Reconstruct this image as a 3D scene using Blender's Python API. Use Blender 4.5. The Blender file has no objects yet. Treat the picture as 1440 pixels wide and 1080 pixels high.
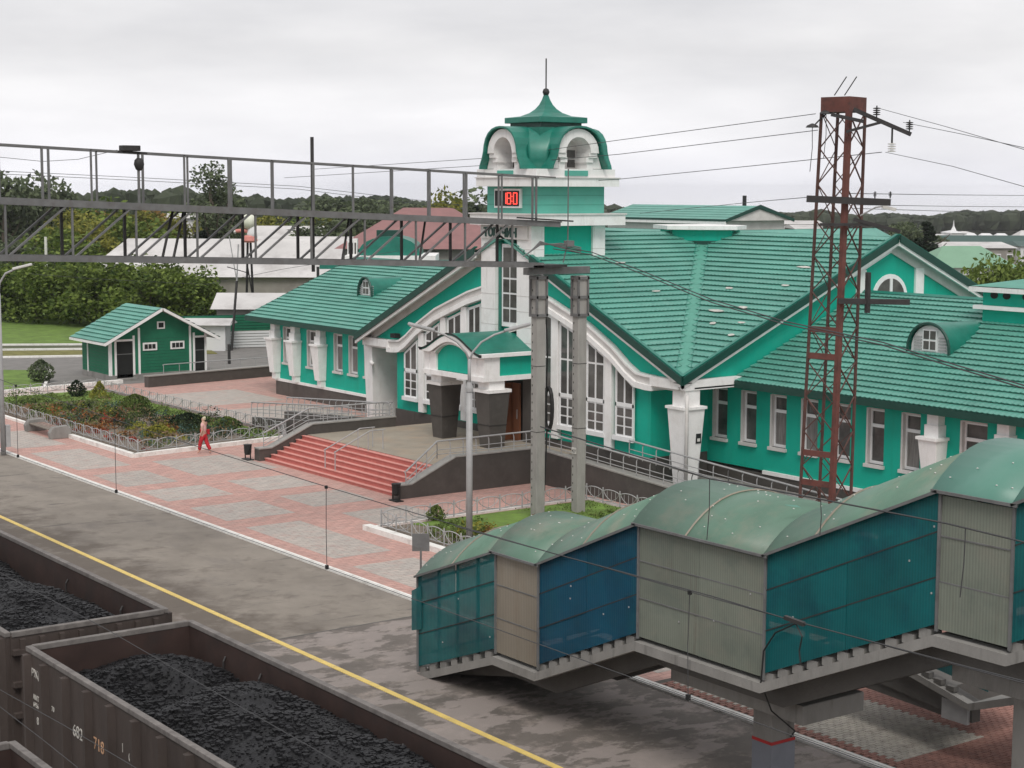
import bpy, math, random
from mathutils import Vector, Matrix
random.seed(7)
R = math.radians
sc = bpy.context.scene
COL = sc.collection

# ------------------------------------------------------------------ camera, world, sun, exposure
FPX, PITCH, ROLL, YAW, CH = 2392.0, 0.1140, 0.00322, 0.62978, 11.5
_F = Vector((math.sin(YAW)*math.cos(PITCH), math.cos(YAW)*math.cos(PITCH), -math.sin(PITCH)))
_R0 = Vector((math.cos(YAW), -math.sin(YAW), 0)); _U0 = _R0.cross(_F)
_R = _R0*math.cos(ROLL)+_U0*math.sin(ROLL); _U = -_R0*math.sin(ROLL)+_U0*math.cos(ROLL)
CAMP = Vector((0, 0, CH))
cd = bpy.data.cameras.new('camera'); cam = bpy.data.objects.new('camera', cd); COL.objects.link(cam)
cd.sensor_width = 36; cd.lens = FPX/1440*36; cd.clip_start = .3; cd.clip_end = 9000
m = Matrix.Identity(4)
for i in range(3): m[i][0] = _R[i]; m[i][1] = _U[i]; m[i][2] = -_F[i]; m[i][3] = CAMP[i]
cam.matrix_world = m; sc.camera = cam

SUN_EL, SUN_AZ = R(52), R(215)      # compass-like azimuth measured from +y towards +x
w = bpy.data.worlds.new('World'); sc.world = w; w.use_nodes = True
nt = w.node_tree; N = nt.nodes; L = nt.links; N.clear()
out = N.new('ShaderNodeOutputWorld'); bg = N.new('ShaderNodeBackground'); L.new(bg.outputs[0], out.inputs[0])
sky = N.new('ShaderNodeTexSky'); sky.sky_type = 'NISHITA'; sky.sun_disc = False
sky.sun_elevation = SUN_EL; sky.sun_rotation = SUN_AZ
tc = N.new('ShaderNodeTexCoord'); sep = N.new('ShaderNodeSeparateXYZ'); L.new(tc.outputs['Generated'], sep.inputs[0])
mx = N.new('ShaderNodeMath'); mx.operation = 'ABSOLUTE'; L.new(sep.outputs[2], mx.inputs[0])
cmb = N.new('ShaderNodeCombineXYZ'); L.new(sep.outputs[0], cmb.inputs[0]); L.new(sep.outputs[1], cmb.inputs[1])
ad = N.new('ShaderNodeMath'); ad.operation = 'ADD'; ad.inputs[1].default_value = .004; L.new(mx.outputs[0], ad.inputs[0])
L.new(ad.outputs[0], cmb.inputs[2]); L.new(cmb.outputs[0], sky.inputs[0])
# cloud deck: noise stretched along the horizon
mp = N.new('ShaderNodeMapping'); mp.inputs['Scale'].default_value = (2.0, 2.0, 9); L.new(cmb.outputs[0], mp.inputs[0])
nz = N.new('ShaderNodeTexNoise'); nz.inputs['Scale'].default_value = 2.1; nz.inputs['Detail'].default_value = 5; nz.inputs['Roughness'].default_value = .52
L.new(mp.outputs[0], nz.inputs[0])
cr = N.new('ShaderNodeValToRGB'); L.new(nz.outputs[0], cr.inputs[0])
cr.color_ramp.elements[0].position = .36; cr.color_ramp.elements[0].color = (.64, .635, .65, 1)
cr.color_ramp.elements[1].position = .64; cr.color_ramp.elements[1].color = (.80, .79, .795, 1)
# towards the horizon the deck brightens and turns a little blue
hr = N.new('ShaderNodeValToRGB'); L.new(mx.outputs[0], hr.inputs[0])
hr.color_ramp.elements[0].position = 0; hr.color_ramp.elements[0].color = (1.17, 1.18, 1.25, 1)
e = hr.color_ramp.elements.new(.03); e.color = (1.16, 1.16, 1.19, 1)
e = hr.color_ramp.elements.new(.08); e.color = (1.05, 1.04, 1.04, 1)
hr.color_ramp.elements[-1].position = .3; hr.color_ramp.elements[-1].color = (1.0, 1.0, 1.0, 1)
mul = N.new('ShaderNodeMixRGB'); mul.blend_type = 'MULTIPLY'; mul.inputs[0].default_value = 1
L.new(cr.outputs[0], mul.inputs[1]); L.new(hr.outputs[0], mul.inputs[2])
sk = N.new('ShaderNodeMixRGB'); sk.blend_type = 'MULTIPLY'; sk.inputs[0].default_value = 1; sk.inputs[2].default_value = (.1, .1, .1, 1)
L.new(sky.outputs[0], sk.inputs[1])
mix = N.new('ShaderNodeMixRGB'); mix.inputs[0].default_value = .93
L.new(sk.outputs[0], mix.inputs[1]); L.new(mul.outputs[0], mix.inputs[2]); L.new(mix.outputs[0], bg.inputs[0])
bg.inputs[1].default_value = .89
sd = bpy.data.lights.new('sun', 'SUN'); so = bpy.data.objects.new('sun', sd); COL.objects.link(so)
sd.energy = 1.5; sd.angle = R(25); sd.color = (1, .96, .9)
sdir = Vector((math.sin(SUN_AZ)*math.cos(SUN_EL), math.cos(SUN_AZ)*math.cos(SUN_EL), math.sin(SUN_EL)))
so.rotation_euler = (-sdir).to_track_quat('-Z', 'Y').to_euler(); so.location = (0, 0, 60)
vs = sc.view_settings; vs.view_transform = 'Standard'; vs.look = 'None'; vs.exposure = 0.34; vs.gamma = 1
vs.use_curve_mapping = False

def ray(u, v): return _F+_R*((u-720)/FPX)-_U*((v-540)/FPX)
def atz(u, v, z=0.0): d = ray(u, v); return CAMP+d*((z-CH)/d.z)
def atd(u, v, D): return CAMP+ray(u, v)*D
def atx(u, v, x): d = ray(u, v); return CAMP+d*(x/d.x)

# ------------------------------------------------------------------ materials
MT = {}
def mat(name, col, rough=.7, var=.12, scale=3.0, bump=0.0, bscale=20., metal=0.0, dirt=None, dscale=1.2, damt=.4, spec=.4, stretch=None, detail=5, trans=0):
    m = bpy.data.materials.new(name); m.use_nodes = True; MT[name] = m
    nt = m.node_tree; N = nt.nodes; L = nt.links
    b = N['Principled BSDF']; b.inputs['Roughness'].default_value = rough; b.inputs['Metallic'].default_value = metal
    b.inputs['Specular IOR Level'].default_value = spec
    g = N.new('ShaderNodeNewGeometry')
    mp = N.new('ShaderNodeMapping'); L.new(g.outputs['Position'], mp.inputs[0])
    if stretch: mp.inputs['Scale'].default_value = stretch
    n = N.new('ShaderNodeTexNoise'); n.inputs['Scale'].default_value = scale; n.inputs['Detail'].default_value = detail; n.inputs['Roughness'].default_value = .62
    L.new(mp.outputs[0], n.inputs[0])
    r = N.new('ShaderNodeMapRange'); r.inputs[1].default_value = .3; r.inputs[2].default_value = .7
    r.inputs[3].default_value = 1-var; r.inputs[4].default_value = 1+var; L.new(n.outputs[0], r.inputs[0])
    c = N.new('ShaderNodeMixRGB'); c.blend_type = 'MULTIPLY'; c.inputs[0].default_value = 1; c.inputs[1].default_value = (*col, 1)
    L.new(r.outputs[0], c.inputs[2]); last = c.outputs[0]
    if dirt:
        n2 = N.new('ShaderNodeTexNoise'); n2.inputs['Scale'].default_value = dscale; n2.inputs['Detail'].default_value = 8; n2.inputs['Roughness'].default_value = .7
        L.new(mp.outputs[0], n2.inputs[0])
        r2 = N.new('ShaderNodeMapRange'); r2.inputs[1].default_value = .5; r2.inputs[2].default_value = .68; r2.inputs[3].default_value = 0; r2.inputs[4].default_value = damt
        L.new(n2.outputs[0], r2.inputs[0])
        c2 = N.new('ShaderNodeMixRGB'); c2.inputs[2].default_value = (*dirt, 1); L.new(r2.outputs[0], c2.inputs[0]); L.new(last, c2.inputs[1]); last = c2.outputs[0]
    L.new(last, b.inputs['Base Color'])
    if bump:
        n3 = N.new('ShaderNodeTexNoise'); n3.inputs['Scale'].default_value = bscale; n3.inputs['Detail'].default_value = 4; L.new(mp.outputs[0], n3.inputs[0])
        bp = N.new('ShaderNodeBump'); bp.inputs['Strength'].default_value = bump; bp.inputs['Distance'].default_value = .05
        L.new(n3.outputs[0], bp.inputs['Height']); L.new(bp.outputs[0], b.inputs['Normal'])
    if trans:
        t = N.new('ShaderNodeBsdfTranslucent'); L.new(last, t.inputs[0]); ms = N.new('ShaderNodeMixShader'); ms.inputs[0].default_value = trans
        L.new(b.outputs[0], ms.inputs[1]); L.new(t.outputs[0], ms.inputs[2]); L.new(ms.outputs[0], N['Material Output'].inputs[0])
    return m
def pavemat(name, col, rough=.85, var=.12, scale=3, bump=.2, bscale=30, dirt=None, dscale=1.1, damt=.5):
    m = mat(name, col, rough, var, scale, bump, bscale, dirt=dirt, dscale=dscale, damt=damt)
    nt = m.node_tree; N = nt.nodes; L = nt.links; b = N['Principled BSDF']; src = b.inputs['Base Color'].links[0].from_socket
    g = N.new('ShaderNodeNewGeometry'); br = N.new('ShaderNodeTexBrick'); br.inputs['Scale'].default_value = 1; br.inputs['Brick Width'].default_value = .42; br.inputs['Row Height'].default_value = .21
    br.inputs['Mortar Size'].default_value = .012; br.inputs['Color1'].default_value = (1.08, 1.06, 1.05, 1); br.inputs['Color2'].default_value = (.88, .89, .9, 1); br.inputs['Mortar'].default_value = (.62, .6, .58, 1)
    L.new(g.outputs['Position'], br.inputs[0]); c = N.new('ShaderNodeMixRGB'); c.blend_type = 'MULTIPLY'; c.inputs[0].default_value = .9; L.new(src, c.inputs[1]); L.new(br.outputs[0], c.inputs[2]); L.new(c.outputs[0], b.inputs['Base Color'])
    return m
def objtint(m, amt):
    nt = m.node_tree; N = nt.nodes; L = nt.links; b = N['Principled BSDF']; src = b.inputs['Base Color'].links[0].from_socket
    o = N.new('ShaderNodeObjectInfo'); r = N.new('ShaderNodeMapRange'); r.inputs[3].default_value = 1-amt; r.inputs[4].default_value = 1+amt; L.new(o.outputs['Random'], r.inputs[0])
    c = N.new('ShaderNodeMixRGB'); c.blend_type = 'MULTIPLY'; c.inputs[0].default_value = 1; L.new(src, c.inputs[1]); L.new(r.outputs[0], c.inputs[2]); L.new(c.outputs[0], b.inputs['Base Color'])
def stains(m, layers):
    """extra worn patches: (colour, scale vec, noise scale, lo, hi, amount, x range or None)"""
    nt = m.node_tree; N = nt.nodes; L = nt.links; b = N['Principled BSDF']; last = b.inputs['Base Color'].links[0].from_socket
    g = N.new('ShaderNodeNewGeometry'); sp = N.new('ShaderNodeSeparateXYZ'); L.new(g.outputs['Position'], sp.inputs[0])
    for col, vec, ns, lo, hi, amt, xr in layers:
        mp = N.new('ShaderNodeMapping'); mp.inputs['Scale'].default_value = vec; mp.inputs['Rotation'].default_value = (0, 0, .63); L.new(g.outputs['Position'], mp.inputs[0])
        n = N.new('ShaderNodeTexNoise'); n.inputs['Scale'].default_value = ns; n.inputs['Detail'].default_value = 7; n.inputs['Roughness'].default_value = .65; L.new(mp.outputs[0], n.inputs[0])
        src = n.outputs[0]
        if xr:
            r0 = N.new('ShaderNodeMapRange'); r0.inputs[1].default_value = xr[0]; r0.inputs[2].default_value = xr[1]; r0.inputs[3].default_value = xr[2]; r0.inputs[4].default_value = 0; L.new(sp.outputs[0], r0.inputs[0])
            a = N.new('ShaderNodeMath'); a.operation = 'ADD'; L.new(src, a.inputs[0]); L.new(r0.outputs[0], a.inputs[1]); src = a.outputs[0]
        r = N.new('ShaderNodeMapRange'); r.inputs[1].default_value = lo; r.inputs[2].default_value = hi; r.inputs[3].default_value = 0; r.inputs[4].default_value = amt; L.new(src, r.inputs[0])
        c = N.new('ShaderNodeMixRGB'); c.inputs[2].default_value = (*col, 1); L.new(r.outputs[0], c.inputs[0]); L.new(last, c.inputs[1]); last = c.outputs[0]
    L.new(last, b.inputs['Base Color']); return m
def leafmat(name, c1, c2, scale=.8):
    m = bpy.data.materials.new(name); m.use_nodes = True; MT[name] = m
    nt = m.node_tree; N = nt.nodes; L = nt.links; b = N['Principled BSDF']; b.inputs['Roughness'].default_value = .75; b.inputs['Specular IOR Level'].default_value = .2
    g = N.new('ShaderNodeNewGeometry'); n = N.new('ShaderNodeTexNoise'); n.inputs['Scale'].default_value = scale; n.inputs['Detail'].default_value = 3; L.new(g.outputs['Position'], n.inputs[0])
    a = N.new('ShaderNodeMath'); a.operation = 'MULTIPLY_ADD'; a.inputs[1].default_value = .45; L.new(g.outputs['Random Per Island'], a.inputs[0]); L.new(n.outputs[0], a.inputs[2])
    r = N.new('ShaderNodeValToRGB'); r.color_ramp.elements[0].position = .4; r.color_ramp.elements[1].position = .95
    r.color_ramp.elements[0].color = (*c1, 1); r.color_ramp.elements[1].color = (*c2, 1); L.new(a.outputs[0], r.inputs[0])
    L.new(r.outputs[0], b.inputs['Base Color'])
    t = N.new('ShaderNodeBsdfTranslucent'); L.new(r.outputs[0], t.inputs[0]); ms = N.new('ShaderNodeMixShader'); ms.inputs[0].default_value = .25
    L.new(b.outputs[0], ms.inputs[1]); L.new(t.outputs[0], ms.inputs[2]); L.new(ms.outputs[0], N['Material Output'].inputs[0])
    return m
def emis(name, col, s):
    m = bpy.data.materials.new(name); m.use_nodes = True; b = m.node_tree.nodes['Principled BSDF']
    b.inputs['Base Color'].default_value = (*col, 1); b.inputs['Emission Color'].default_value = (*col, 1); b.inputs['Emission Strength'].default_value = s; MT[name] = m; return m

EMER = mat('emerald_plaster', (.002, .395, .285), .75, .06, 1.2, .1, 30, dirt=(.02, .34, .25), dscale=.8, damt=.3)
EMERP = mat('pale_green_panel', (.10, .40, .32), .6, .08, 1.5, dirt=(.14, .36, .3))
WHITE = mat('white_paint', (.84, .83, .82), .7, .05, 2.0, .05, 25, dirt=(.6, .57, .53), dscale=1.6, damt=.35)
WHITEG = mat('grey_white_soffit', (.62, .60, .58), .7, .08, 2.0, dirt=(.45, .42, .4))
FRAMEW = mat('window_frame_white', (.82, .82, .82), .5, .04, 4)
GLASS = mat('window_glass', (.095, .092, .088), .10, .5, 1.1, spec=.6)
CURT = mat('net_curtain', (.20, .19, .18), .5, .35, 5, stretch=(3, 3, .3))
TILE = mat('metal_tile_green', (.100, .310, .250), .45, .14, .7, .06, 40, dirt=(.14, .36, .285), dscale=1.6, damt=.6, spec=.5)
stains(TILE, [((.04, .17, .13), (1, 1, 1), .45, .50, .70, .35, None), ((.22, .42, .36), (1, 1, 1), .6, .60, .72, .35, None)])
stains(EMER, [((.008, .29, .205), (1, 1, .12), 3.5, .54, .70, .40, None), ((.05, .42, .31), (1, 1, .5), 1.2, .56, .72, .30, None)])
stains(WHITE, [((.50, .47, .43), (1, 1, .12), 4.5, .57, .72, .45, None)])
TILEF = mat('faded_tile_patch', (.52, .50, .46), .6, .2, 6)
DGREEN = mat('dark_green_metal', (.005, .052, .038), .45, .12, 2, spec=.5)
MGREEN = mat('dome_green_metal', (.010, .165, .120), .38, .18, 1.4, dirt=(.03, .22, .17), dscale=1.5, damt=.5, spec=.55)
LGREEN = mat('valley_flashing_green', (.085, .30, .23), .5, .1, 2)
GRAN = mat('dark_granite', (.078, .070, .064), .45, .18, 1.0, .03, 60, dirt=(.12, .11, .10), dscale=2.5, damt=.4)
GRANT = mat('granite_coping', (.30, .29, .27), .6, .15, 4)
PINKP = pavemat('pink_paving', (.50, .305, .265), .85, .13, 2.5, .25, 30, dirt=(.42, .33, .29), dscale=1.1, damt=.55)
GREYP = pavemat('grey_paving', (.43, .39, .355), .85, .12, 4, .25, 30, dirt=(.44, .28, .245), dscale=1.7, damt=.6)
BRICKG = mat('grey_paver_brick', (.42, .39, .345), .85, .2, 5, .3, 40, dirt=(.18, .15, .13), dscale=2, damt=.5)
BRICKR = mat('red_paver_brick', (.30, .155, .125), .85, .2, 5, .3, 40, dirt=(.15, .10, .09), dscale=3, damt=.5)
GROUT = mat('paver_joint_dirt', (.10, .09, .08), .95, .3, 6)
ASPH = mat('platform_asphalt', (.255, .225, .192), .9, .10, 1.3, .25, 35, dirt=(.17, .15, .135), dscale=.55, damt=.75, stretch=(1, .55, 1))
ASPHW = mat('worn_shaded_platform_asphalt', (.14, .122, .108), .8, .16, 1.2, .3, 30, dirt=(.33, .28, .25), dscale=1.3, damt=.9)  # base darkened to deepen the shade under the stair bridge; patches are wear
stains(ASPH, [((.10, .09, .082), (.45, 1.7, 1), 2.6, .64, .68, .7, None), ((.15, .13, .11), (1, 1, 1), .35, .45, .62, .45, None), ((.085, .078, .072), (.35, 2.2, 1), 1.1, .60, .66, .65, None), ((.33, .29, .25), (1, 1, 1), 2.2, .62, .70, .35, None), ((.115, .095, .078), (1, 1, 1), .9, .55, .75, .85, (19.6, 22.2, .28))])
stains(ASPHW, [((.30, .26, .24), (.6, 1.1, 1), .8, .50, .53, .75, None), ((.10, .092, .084), (.7, 1.2, 1), 1.3, .60, .66, .30, None), ((.06, .075, .03), (1, 1, 1), .6, .66, .74, .5, None)])
EDGEA = mat('platform_edge_concrete', (.15, .125, .105), .9, .2, 1.5, .3, 30, dirt=(.33, .30, .28), dscale=1.6, damt=.6)
YELL = mat('yellow_line_paint', (.70, .52, .16), .7, .1, 3, dirt=(.4, .33, .2), dscale=5, damt=.5)
KERBW = mat('white_kerb_paint', (.80, .785, .75), .8, .08, 3, dirt=(.4, .37, .33), dscale=2.5, damt=.6)
KERBG = mat('grey_kerb', (.36, .345, .33), .85, .12, 3)
STEPR = mat('red_step_tile', (.52, .16, .135), .7, .12, 3, dirt=(.42, .2, .17), dscale=3)
STEPN = mat('pink_step_nosing', (.62, .28, .24), .7, .1, 4)
POLEC = mat('pole_concrete', (.33, .32, .30), .85, .14, 1.6, .2, 25, dirt=(.20, .19, .18), dscale=1.0, damt=.6, stretch=(1, 1, .3))
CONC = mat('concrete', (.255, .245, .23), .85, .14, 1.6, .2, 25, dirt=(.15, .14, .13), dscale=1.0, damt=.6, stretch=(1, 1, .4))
CONCD = mat('shaded_stained_concrete', (.125, .118, .11), .9, .18, 1.2, .2, 25, dirt=(.08, .075, .07), dscale=.8, damt=.6)  # darker concrete: shade of the deck underside painted in, with random stains
STEEL = mat('grey_painted_steel', (.155, .155, .155), .55, .18, 2.5, dirt=(.10, .085, .075), dscale=3, damt=.5)
STEELL = mat('light_grey_steel', (.36, .36, .36), .5, .12, 3)
STEELD = mat('dark_weathered_steel', (.035, .033, .033), .6, .25, 3)
RUST = mat('red_oxide_steel', (.135, .050, .040), .75, .22, 2.5, .1, 30, dirt=(.055, .035, .03), dscale=2.2, damt=.7)
RUSTD = mat('dark_rusty_steel', (.095, .048, .040), .75, .25, 2.5)
WAGON = mat('wagon_brown_paint', (.066, .051, .045), .65, .22, 1.3, .1, 30, dirt=(.045, .033, .028), dscale=1.4, damt=.8, stretch=(1, 1, .35))
WAGONI = mat('wagon_inner_rust', (.042, .024, .020), .8, .3, 1.6, dirt=(.028, .022, .02), dscale=1.2, damt=.8)
WAGRIM = mat('wagon_rim', (.17, .155, .145), .7, .25, 4, dirt=(.07, .06, .055), dscale=3, damt=.7)
WMARK = mat('wagon_white_lettering', (.52, .50, .46), .8, .25, 9)
WMARKO = mat('wagon_orange_lettering', (.55, .33, .20), .8, .25, 9)
COAL = mat('coal', (.0075, .0075, .009), .6, .6, 4, .5, 18, spec=.4)
BALL = mat('track_ballast', (.09, .075, .065), .95, .3, 6, .5, 12)
POLYB = mat('blue_polycarbonate', (.003, .075, .135), .4, .28, .8, dirt=(.004, .10, .15), dscale=1, spec=.5)
POLYT = mat('teal_polycarbonate', (.004, .125, .135), .4, .28, .8, dirt=(.006, .15, .16), dscale=1, spec=.5)
stains(POLYB, [((.004, .10, .13), (1, 1, .35), .9, .5, .66, .7, None), ((.002, .035, .075), (1, 1, 1), .8, .52, .66, .6, None), ((.03, .12, .15), (1, 1, .1), 9, .62, .75, .5, None)])
stains(POLYT, [((.012, .15, .145), (1, 1, .35), .8, .5, .66, .6, None), ((.003, .055, .085), (1, 1, 1), .8, .5, .66, .7, None), ((.05, .17, .17), (1, 1, .1), 9, .62, .75, .45, None)])
POLYG = mat('grey_green_polycarbonate', (.205, .225, .185), .45, .10, 1.0, dirt=(.25, .245, .20), dscale=1.1, damt=.6)
POLYBE = mat('beige_stained_polycarbonate', (.29, .255, .205), .5, .10, 1.2, dirt=(.22, .165, .12), dscale=1.1, damt=.5, stretch=(1, 1, .3))
POLYR = mat('roof_polycarbonate_green', (.135, .245, .180), .42, .14, .9, dirt=(.245, .265, .205), dscale=.6, damt=.9, spec=.5, trans=.15)
stains(POLYR, [((.09, .17, .12), (1, 1, 1), 1.6, .56, .68, .5, None), ((.26, .33, .28), (1, 1, 1), 7, .64, .7, .5, None)])
POLYR2 = mat('roof_polycarbonate_clean', (.115, .285, .225), .38, .08, .7, dirt=(.15, .31, .25), dscale=.6, damt=.7, spec=.5, trans=.15)
GRASS = mat('lawn', (.125, .205, .036), .95, .35, .9, .4, 8, dirt=(.11, .15, .045), dscale=3, damt=.7)
GRASS2 = mat('dry_grass', (.17, .16, .05), .95, .3, 1.5, .4, 8)
SOIL = mat('garden_soil', (.17, .14, .11), .95, .3, 3, .5, 10)
EARTH = mat('rough_ground', (.10, .105, .065), .95, .35, .05, .4, 2, dirt=(.06, .09, .03), dscale=.09, damt=.9)
PATHA = mat('path_asphalt', (.20, .19, .18), .9, .15, 1.2, .2, 20, dirt=(.12, .115, .11), dscale=.8)
SHEDG = mat('shed_green_boards', (.012, .150, .080), .7, .12, 2.5, dirt=(.02, .17, .10), dscale=2)
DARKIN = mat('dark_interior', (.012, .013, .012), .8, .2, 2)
DOORB = mat('brown_door_wood', (.17, .062, .028), .5, .2, 2, stretch=(4, 4, .5))
FLATW = mat('pale_flat_roof', (.56, .545, .535), .8, .14, .3, .1, 5, dirt=(.36, .34, .33), dscale=.35, damt=.75)
WALLGY = mat('grey_yard_wall', (.27, .25, .23), .9, .15, 1)
MAROON = mat('maroon_sheet_roof', (.25, .125, .12), .55, .1, 1.0, dirt=(.35, .16, .15), dscale=.6, damt=.6)
BRICKW = mat('far_red_brick_wall', (.26, .13, .10), .9, .1, 1)
LROOF = mat('light_green_sheet_roof', (.19, .34, .23), .6, .08, .4)
PALEW = mat('pale_far_wall', (.68, .68, .68), .8, .06, .5)
PINKF = mat('pink_cloth_panel', (.62, .25, .22), .8, .1, 2)
RED = mat('red_cloth', (.45, .02, .03), .8, .15, 8)
SHIRT = mat('pale_pink_shirt', (.72, .42, .40), .8, .1, 8)
SKIN = mat('skin', (.55, .33, .25), .6, .05, 8)
HAIR = mat('blond_hair', (.60, .53, .38), .7, .2, 12)
LED = emis('red_led', (1.0, .07, .05), 1.3)
BLACK = mat('black_rubber', (.015, .015, .015), .6, .2, 5)
WIRE = mat('dark_wire', (.05, .05, .052), .6, .1, 3)
PORC = mat('white_porcelain', (.62, .61, .58), .3, .1, 5)
BARK = mat('bark', (.10, .08, .06), .9, .3, 4)
LEAF = dict(
    dark=leafmat('leaf_dark', (.028, .052, .014), (.13, .18, .042)),
    mid=leafmat('leaf_mid', (.036, .070, .016), (.19, .25, .055)),
    yel=leafmat('leaf_yellow_green', (.06, .085, .016), (.30, .29, .06)),
    aut=leafmat('leaf_autumn', (.13, .10, .03), (.42, .26, .09)),
    grey=leafmat('leaf_grey_green', (.042, .062, .034), (.16, .195, .105)),
    con=leafmat('needles_dark', (.008, .018, .009), (.030, .048, .024)))

stains(TILE, [((.03, .15, .12), (1, 1, .25), 2.4, .58, .72, .35, None)]); objtint(TILE, .07)
for m_ in (POLYB, POLYT, POLYG, POLYBE, POLYR): objtint(m_, .10)
def ribbed(m, alpha):   # twin-wall sheet: fine vertical ribs, slightly see-through
    nt = m.node_tree; N = nt.nodes; L = nt.links; b = N['Principled BSDF']; src = b.inputs['Base Color'].links[0].from_socket
    g = N.new('ShaderNodeNewGeometry'); w = N.new('ShaderNodeTexWave'); w.bands_direction = 'Y'; w.inputs['Scale'].default_value = 5.2; w.inputs['Distortion'].default_value = .35; w.inputs['Detail'].default_value = 1
    L.new(g.outputs['Position'], w.inputs[0]); r = N.new('ShaderNodeMapRange'); r.inputs[3].default_value = .88; r.inputs[4].default_value = 1.08; L.new(w.outputs['Fac'], r.inputs[0])
    c = N.new('ShaderNodeMixRGB'); c.blend_type = 'MULTIPLY'; c.inputs[0].default_value = 1; L.new(src, c.inputs[1]); L.new(r.outputs[0], c.inputs[2]); L.new(c.outputs[0], b.inputs['Base Color'])
    bp = N.new('ShaderNodeBump'); bp.inputs['Strength'].default_value = .12; bp.inputs['Distance'].default_value = .02; L.new(w.outputs['Fac'], bp.inputs['Height']); L.new(bp.outputs[0], b.inputs['Normal'])
    b.inputs['Alpha'].default_value = alpha
ribbed(POLYB, .80); ribbed(POLYT, .78); ribbed(POLYG, .88); ribbed(POLYBE, .90)
objtint(GRAN, .06); objtint(GREYP, .06)
stains(POLYG, [((.13, .10, .075), (1, 1, .10), 5, .60, .72, .5, None), ((.12, .15, .13), (1, 1, 1), .9, .52, .66, .4, None)])
stains(POLYBE, [((.17, .11, .07), (1, 1, .08), 4, .56, .70, .6, None)])
stains(CONC, [((.09, .085, .08), (1, 1, .12), 4, .58, .72, .5, None)])
# ------------------------------------------------------------------ mesh helpers
class MB:
    def __init__(s): s.v = []; s.f = []
    def add(s, vs, fs):
        n = len(s.v); s.v += [tuple(p) for p in vs]; s.f += [tuple(n+i for i in f) for f in fs]; return s
    def box(s, x0, x1, y0, y1, z0, z1):
        return s.add([(x0, y0, z0), (x1, y0, z0), (x1, y1, z0), (x0, y1, z0), (x0, y0, z1), (x1, y0, z1), (x1, y1, z1), (x0, y1, z1)],
                     [(3, 2, 1, 0), (4, 5, 6, 7), (0, 1, 5, 4), (1, 2, 6, 5), (2, 3, 7, 6), (3, 0, 4, 7)])
    def bar(s, p, q, w, h=None, up=(0, 0, 1)):
        p = Vector(p); q = Vector(q); h = h or w; d = (q-p).normalized(); u = Vector(up)
        if abs(d.dot(u)) > .98: u = Vector((1, 0, 0))
        a = d.cross(u).normalized()*(w/2); b = a.cross(d).normalized()*(h/2)
        vs = [p-a-b, p+a-b, p+a+b, p-a+b, q-a-b, q+a-b, q+a+b, q-a+b]
        return s.add(vs, [(3, 2, 1, 0), (4, 5, 6, 7), (0, 1, 5, 4), (1, 2, 6, 5), (2, 3, 7, 6), (3, 0, 4, 7)])
    def tube(s, pts, r, n=6, r2=None):
        pts = [Vector(p) for p in pts]; k = len(pts); base = len(s.v); prev = None
        for i, p in enumerate(pts):
            d = (pts[min(i+1, k-1)]-pts[max(i-1, 0)]).normalized()
            if prev is None:
                u = Vector((0, 0, 1)) if abs(d.z) < .9 else Vector((1, 0, 0)); a = d.cross(u).normalized()
            else:
                a = (prev-d*prev.dot(d)).normalized()
            prev = a; b = d.cross(a); rr = r if r2 is None else r+(r2-r)*i/(k-1)
            for j in range(n):
                t = 2*math.pi*j/n; s.v.append(tuple(p+a*math.cos(t)*rr+b*math.sin(t)*rr))
        for i in range(k-1):
            for j in range(n):
                s.f.append((base+i*n+j, base+i*n+(j+1) % n, base+(i+1)*n+(j+1) % n, base+(i+1)*n+j))
        s.f.append(tuple(base+j for j in reversed(range(n)))); s.f.append(tuple(base+(k-1)*n+j for j in range(n)))
        return s
    def prism(s, poly, vec):
        vec = Vector(vec); n = len(poly); P = [Vector(p) for p in poly]
        nn = Vector((0, 0, 0))
        for i in range(n): nn += P[i].cross(P[(i+1) % n])
        if nn.dot(vec) > 0: P.reverse()
        vs = P+[p+vec for p in P]
        fs = [tuple(range(n)), tuple(reversed(range(n, 2*n)))]
        for i in range(n): j = (i+1) % n; fs.append((j, i, n+i, n+j))
        return s.add(vs, fs)
    def lathe(s, c, prof, n=16):
        b = len(s.v); c = Vector(c)
        for r, z in prof:
            for j in range(n): t = 2*math.pi*j/n; s.v.append((c.x+r*math.cos(t), c.y+r*math.sin(t), c.z+z))
        for i in range(len(prof)-1):
            for j in range(n): s.f.append((b+i*n+j, b+i*n+(j+1) % n, b+(i+1)*n+(j+1) % n, b+(i+1)*n+j))
        s.f.append(tuple(b+j for j in reversed(range(n)))); s.f.append(tuple(b+(len(prof)-1)*n+j for j in range(n)))
        return s
    def frustum(s, c0, w0, d0, c1, w1, d1):   # rectangular tapered block, w along x, d along y
        (x, y, z), (X, Y, Z) = c0, c1
        vs = [(x-w0/2, y-d0/2, z), (x+w0/2, y-d0/2, z), (x+w0/2, y+d0/2, z), (x-w0/2, y+d0/2, z),
              (X-w1/2, Y-d1/2, Z), (X+w1/2, Y-d1/2, Z), (X+w1/2, Y+d1/2, Z), (X-w1/2, Y+d1/2, Z)]
        return s.add(vs, [(3, 2, 1, 0), (4, 5, 6, 7), (0, 1, 5, 4), (1, 2, 6, 5), (2, 3, 7, 6), (3, 0, 4, 7)])

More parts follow.
